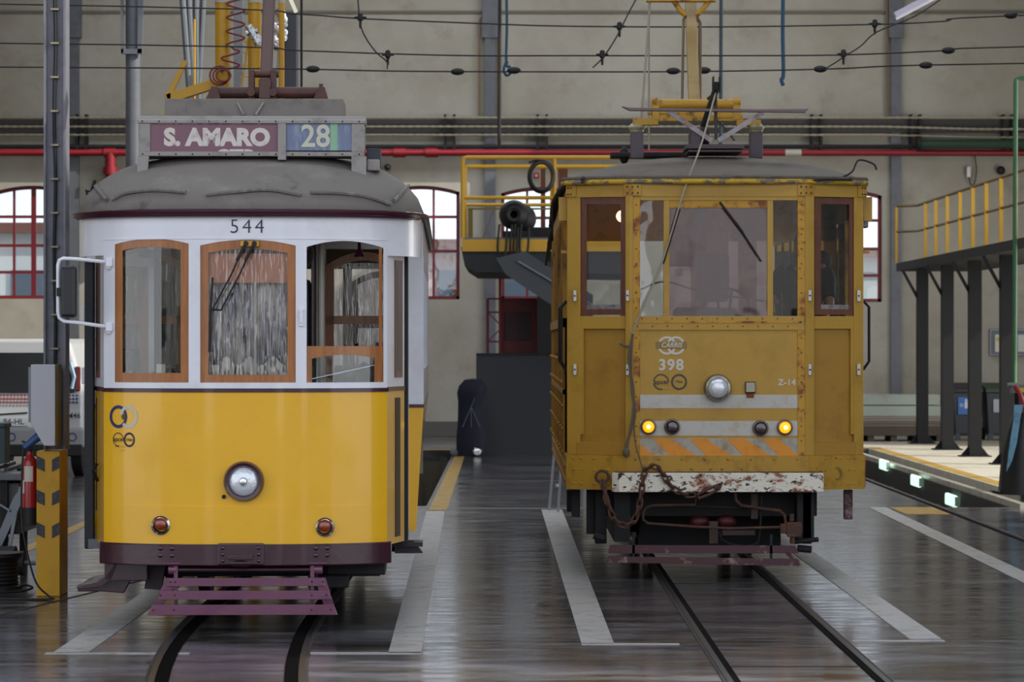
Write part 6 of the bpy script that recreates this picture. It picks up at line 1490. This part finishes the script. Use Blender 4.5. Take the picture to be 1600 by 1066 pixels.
# ------------------------------------------------------------------ walkway, bins, boards, bag on the right
WK = mat('walkway_black', '#08080b', .6, spec=.3)
Yn_, Yf_ = 38., 55.6; XW = (1441-795)/F*55.4
wk = thing('raised_walkway', 'black steel walkway on tall posts with a yellow railing, right of the old tram', 'walkway', (XW, Yf_, 0))
def s_at(px): return (px-795)/XW      # scale where the walkway line crosses this pixel column
def depth(px): return F/s_at(px)-Yf_
zd = H+(535-412)/ (F/55.4)
zd = 3.50
far, near = depth(1410)-0.0, -24.
yfar = .9
q = MB(); q.box(-.35, 1.2, near, yfar, zd-.16, zd); q.build('deck', WK, wk)
posts = (1441, 1480, 1523, 1573)
for px in posts:
    y = depth(px)
    q = MB(); q.box(-.105, .105, y-.105, y+.105, .02, zd-.16); o = q.build('post', WK, wk)
    q = MB(); q.box(-.26, .26, y-.2, y+.2, 0, .02)
    for s_ in (-1, 1): q.prism([(.09*s_, .02), (.24*s_, .02), (.09*s_, .2)], y-.01, y+.01)
    q.build('base_plate', WK, o)
    q = MB(); q.bar((-.06, y, zd-.75), (-.38, y-.0, zd-.16), .05); q.build('brace', WK, o)
zr = zd+1.12
tops = [1446, 1462, 1480, 1500, 1520, 1541, 1564, 1587]
q = MB(); q.tube([(-.35, yfar, zr), (.02, .55, zr), (0., near, zr)], .028, 8); o = q.build('guard_rail', mat('worn_rail_top', '#7a6338', .5, dirt='#5a4c3a', dscale=3), wk, smooth=True)
q = MB(); q.tube([(-.35, yfar, zd+.62), (.02, .55, zd+.62), (0., near, zd+.62)], .024, 8); q.build('mid_rail', mat('worn_rail_top', '#7a6338', .5), wk, smooth=True)
q = MB(); q.tube([(-.35, yfar, zd), (-.35, yfar, zr-.03), (-.33, yfar, zr)], .03, 8); q.build('baluster', YP, wk, smooth=True)
for px in tops:
    y = F*XW/(px-795)-Yf_; q = MB(); q.box(-.03, .03, y-.035, y+.035, zd, zr-.02); q.build('baluster', YP, wk)
for y in (-13.9, -14.9, -16, -17.2, -18.5, -20, -22): q = MB(); q.box(-.03, .03, y-.035, y+.035, zd, zr-.02); q.build('baluster', YP, wk)
for y in (-14.5, -19.5): q = MB(); q.box(-.09, .09, y-.09, y+.09, .0, zd-.16); q.build('post', WK, wk)
# bins
def bin_(px0, px1, pyt, label, body, lid, Y=57.5):
    a, b_ = (px0-795)/F*Y, (px1-795)/F*Y; w_ = (b_-a)/2; h_ = 1.12
    t = thing('wheeled_bin', label, 'bin', ((a+b_)/2, Y, 0))
    q = MB(); R = []
    for z, k, yk in ((.12, .78, .3), (h_*.85, 1., .38)): R.append([q.b.verts.new((x*w_*k, y*yk, z)) for x, y in ((-1, -1), (1, -1), (1, 1), (-1, 1))])
    for k in range(4): q.b.faces.new((R[0][k], R[0][(k+1) % 4], R[1][(k+1) % 4], R[1][k]))
    q.b.faces.new(R[0][::-1]); q.b.faces.new(R[1]); q.build('bin_body', body, t, bevel=.02)
    q = MB(); q.prism([(-.42, h_*.85), (-.40, h_*.93), (.3, h_+.02), (.42, h_), (.42, h_*.85)], -w_*1.06, w_*1.06, 'YZ'); q.build('bin_lid', lid, t, bevel=.015)
    for s_ in (-1, 1): q = MB(); q.cyl((s_*w_*.8-.03, .32, .12), (s_*w_*.8+.03, .32, .12), .12, 16); q.build('wheel', BLK, t, smooth=True)
    for s_ in (-1, 1): q = MB(); q.box(s_*w_*.6-.05, s_*w_*.6+.05, -.3, -.2, 0.0, .14); q.build('foot', body, t)
    return t, w_
BB = mat('bin_grey', '#30343e', .5); LB = mat('bin_lid_dark', '#16181f', .5); LG = mat('bin_lid_green', '#1f3a28', .5)
t, w_ = bin_(1484, 1530, 600, 'grey wheeled bin with a blue recycling sticker behind the black posts', BB, LB)
q = MB(); q.box(-.19, .08, -.39, -.375, .52, .86); o = q.build('sticker', mat('sticker_blue', '#2e68b0', .5), t)
q = MB(); q.sphere((-.03, -.395, .80), .025, 8, (1, .3, 1)); q.box(-.06, .01, -.394, -.391, .64, .77); ring(q, -.12, .70, .02, .032, -.394, .002, 12); q.build('tidy_symbol', mat('sticker_white', '#c8d4e4', .5), o)
t, w_ = bin_(1536, 1577, 595, 'grey wheeled bin with a green lid and a white paper, behind the last black post', BB, LG)
q = MB(); q.box(-.12, .22, -.39, -.375, .56, .82); q.build('paper', mat('paper_grey', '#a8acb4', .7), t)
t, w_ = bin_(1585, 1640, 600, 'grey wheeled bin with a yellow lid at the right edge', BB, mat('bin_lid_yellow', '#a8942c', .5))
# stacked boards on pallet
t = thing('board_stack', 'stack of pale greenish boards on a pallet against the back wall', 'boards', ((1340+1472)/2/F*57-795/F*57, 57, 0))
w_ = (1472-1340)/2/F*57+.3
q = MB(); q.box(-w_-.0, w_-.3, -.5, .6, .12, .3)
for k in range(5): q.box(-w_+k*.45, -w_+.12+k*.45, -.45, .5, 0, .12)
q.build('pallet', mat('pallet_wood', '#4c4238', .8), t)
GB = mat('pale_green_board', '#9aa398', .6, dirt='#7f867e', dscale=2); cols = [mat('brown_board', '#6a5f54', .7), mat('grey_board', '#847d74', .7), GB]
for k in range(6):
    q = MB(); z = .3+(.05*k if k < 4 else .2+.22*(k-4)); hh = .045 if k < 4 else .2
    q.box(-w_, w_-.3-.02*k, -.5+.02*k, .5, z, z+hh); q.build('board', cols[0] if k < 2 else cols[1] if k < 4 else GB, t, bevel=.004)
# black bag with blue cloth hanging from a stand at the right edge
Yb = 37.; t = thing('black_sack', 'large black sack with a blue cloth hanging at the right edge of the platform', 'sack', (at(1590, 0, Yb).x, Yb, 0))
def SP(px, py): p = at(px, py, Yb); return (p.x-t.location.x, max(p.z, 0))
q = MB(); R = []
for px0_, px1_, z in ((1560, 1630, 0.), (1562, 1630, .1), (1566, 1628, .5), (1574, 1622, .8), (1582, 1618, 1.0), (1586, 1614, 1.06)):
    a, b_ = SP(px0_, 0)[0], SP(px1_, 0)[0]; c_, w_ = (a+b_)/2, (b_-a)/2
    R.append([q.b.verts.new((c_+w_*math.cos(2*PI*k/20)*(1+.05*math.sin(k*3)), .3*math.sin(2*PI*k/20)*(1-.3*z), z)) for k in range(20)])
for A, B in zip(R, R[1:]):
    for k in range(20): q.b.faces.new((A[k], A[(k+1) % 20], B[(k+1) % 20], B[k]))
q.b.faces.new(R[0][::-1]); q.b.faces.new(R[-1]); q.build('sack_body', mat('black_plastic', '#0e0f12', .45), t, smooth=True)
q = MB(); a = SP(1553, 0)[0]; q.prism([(a-.1, 0), (a+.2, 0), (a+.15, .08), (a+.05, .03), (a-.02, .05)], -.1, .1); q.build('sack_fold', BLK, t)
q = MB(); pz = [(1578, 632), (1592, 632), (1588, 648), (1582, 690), (1574, 720), (1566, 735), (1570, 700), (1577, 655)]
q.prism([SP(*p_) for p_ in pz], -.33, -.30); q.build('blue_cloth', mat('blue_cloth', '#5f8fae', .7, dirt='#3f6078', dscale=6), t)
q = MB(); q.tube(spline([(SP(1584, 610)[0], -.1, SP(0, 603)[1]), (SP(1592, 0)[0], -.15, SP(0, 620)[1]), (SP(1600, 0)[0], -.2, SP(0, 650)[1])], 6), .03, 8); q.build('red_hose', RED, t, smooth=True)
q = MB(); z = SP(0, 602)[1]; q.tube([(SP(1574, 0)[0], 0, z), (SP(1625, 0)[0], 0, z)], .03, 8); q.box(SP(1580, 0)[0], SP(1592, 0)[0], -.05, .1, z-.1, z); q.cyl((SP(1610, 0)[0], .1, 0), (SP(1610, 0)[0], .1, z), .03, 8); q.build('hanging_bar', mat('bar_grey', '#6a6a66', .5), t)
# trestle legs by the old tram and dark things under
t = thing('folding_ladder', 'white metal ladder feet beside the left rear of the old tram', 'ladder', (at(872, 0, 33).x, 33, 0))
q = MB(); q.bar((-.0, 0, 0.01), (.06, .1, .9), .03, .03); q.bar((.12-.22, .2, .01), (-.02, .25, .9), .03, .03); q.bar((-.02, .1, .3), (.0, .2, .3), .03); q.build('ladder_stile', mat('white_alloy', '#a9a9ab', .4, .4), t)
# ------------------------------------------------------------------ light, sky, camera
w = bpy.data.worlds.new('sky'); bpy.context.scene.world = w; w.use_nodes = True
nt = w.node_tree; bg = nt.nodes['Background']
tc = nt.nodes.new('ShaderNodeTexCoord'); sp = nt.nodes.new('ShaderNodeSeparateXYZ'); cr = nt.nodes.new('ShaderNodeValToRGB')
nt.links.new(tc.outputs['Generated'], sp.inputs['Vector']); nt.links.new(sp.outputs['Z'], cr.inputs['Fac']); nt.links.new(cr.outputs['Color'], bg.inputs['Color'])
e = cr.color_ramp.elements; e[0].position = 0; e[0].color = (.95, .97, 1, 1); e[1].position = .8; e[1].color = (.55, .68, .95, 1)
bg.inputs['Strength'].default_value = 1.7
def area(name, loc, rot, sx, sy, power, col=(1, 1, 1)):
    l = bpy.data.lights.new(name, 'AREA'); l.shape = 'RECTANGLE'; l.size = sx; l.size_y = sy; l.energy = power; l.color = col
    o = bpy.data.objects.new(name, l); C.objects.link(o); o.location = loc; o.rotation_euler = rot; return o
for i, y in enumerate((19.5, 28.5, 37.5, 46.5, 55.5)):
    area('roof_fill_%d' % i, (-.5, y, 10.9), (0, 0, 0), 17, 3, 260 if i else 200, (1, .97, .9))  # area lamps added under the unseen roof to light the hall
area('door_daylight', (13.9, 41, 3.2), (0, math.radians(80), 0), 6, 22, 900, (1, .97, .92))
sun = bpy.data.lights.new('sun', 'SUN'); sun.energy = 4.5; sun.angle = .01; sun.color = (1, .95, .85)
so = bpy.data.objects.new('sun', sun); C.objects.link(so); so.rotation_euler = Vector((-1, .38, -.7)).to_track_quat('-Z', 'Y').to_euler()
cam = bpy.data.cameras.new('camera'); co = bpy.data.objects.new('camera', cam); C.objects.link(co)
co.location = (0, 0, H); co.rotation_euler = (PI/2, 0, 0)
cam.sensor_width = 36; cam.lens = F/1600*36; cam.shift_x = 5/1600; cam.shift_y = 2/1600; cam.clip_end = 400
cam.dof.use_dof = True; cam.dof.focus_distance = 20.5; cam.dof.aperture_fstop = 5.6
sc = bpy.context.scene; sc.camera = co
sc.view_settings.view_transform = 'Standard'; sc.view_settings.look = 'None'; sc.view_settings.gamma = 1; sc.view_settings.exposure = .15
sc.view_settings.use_curve_mapping = False
sc.cycles.max_bounces = 8; sc.cycles.transparent_max_bounces = 24; sc.cycles.sample_clamp_indirect = 4; sc.cycles.caustics_reflective = False
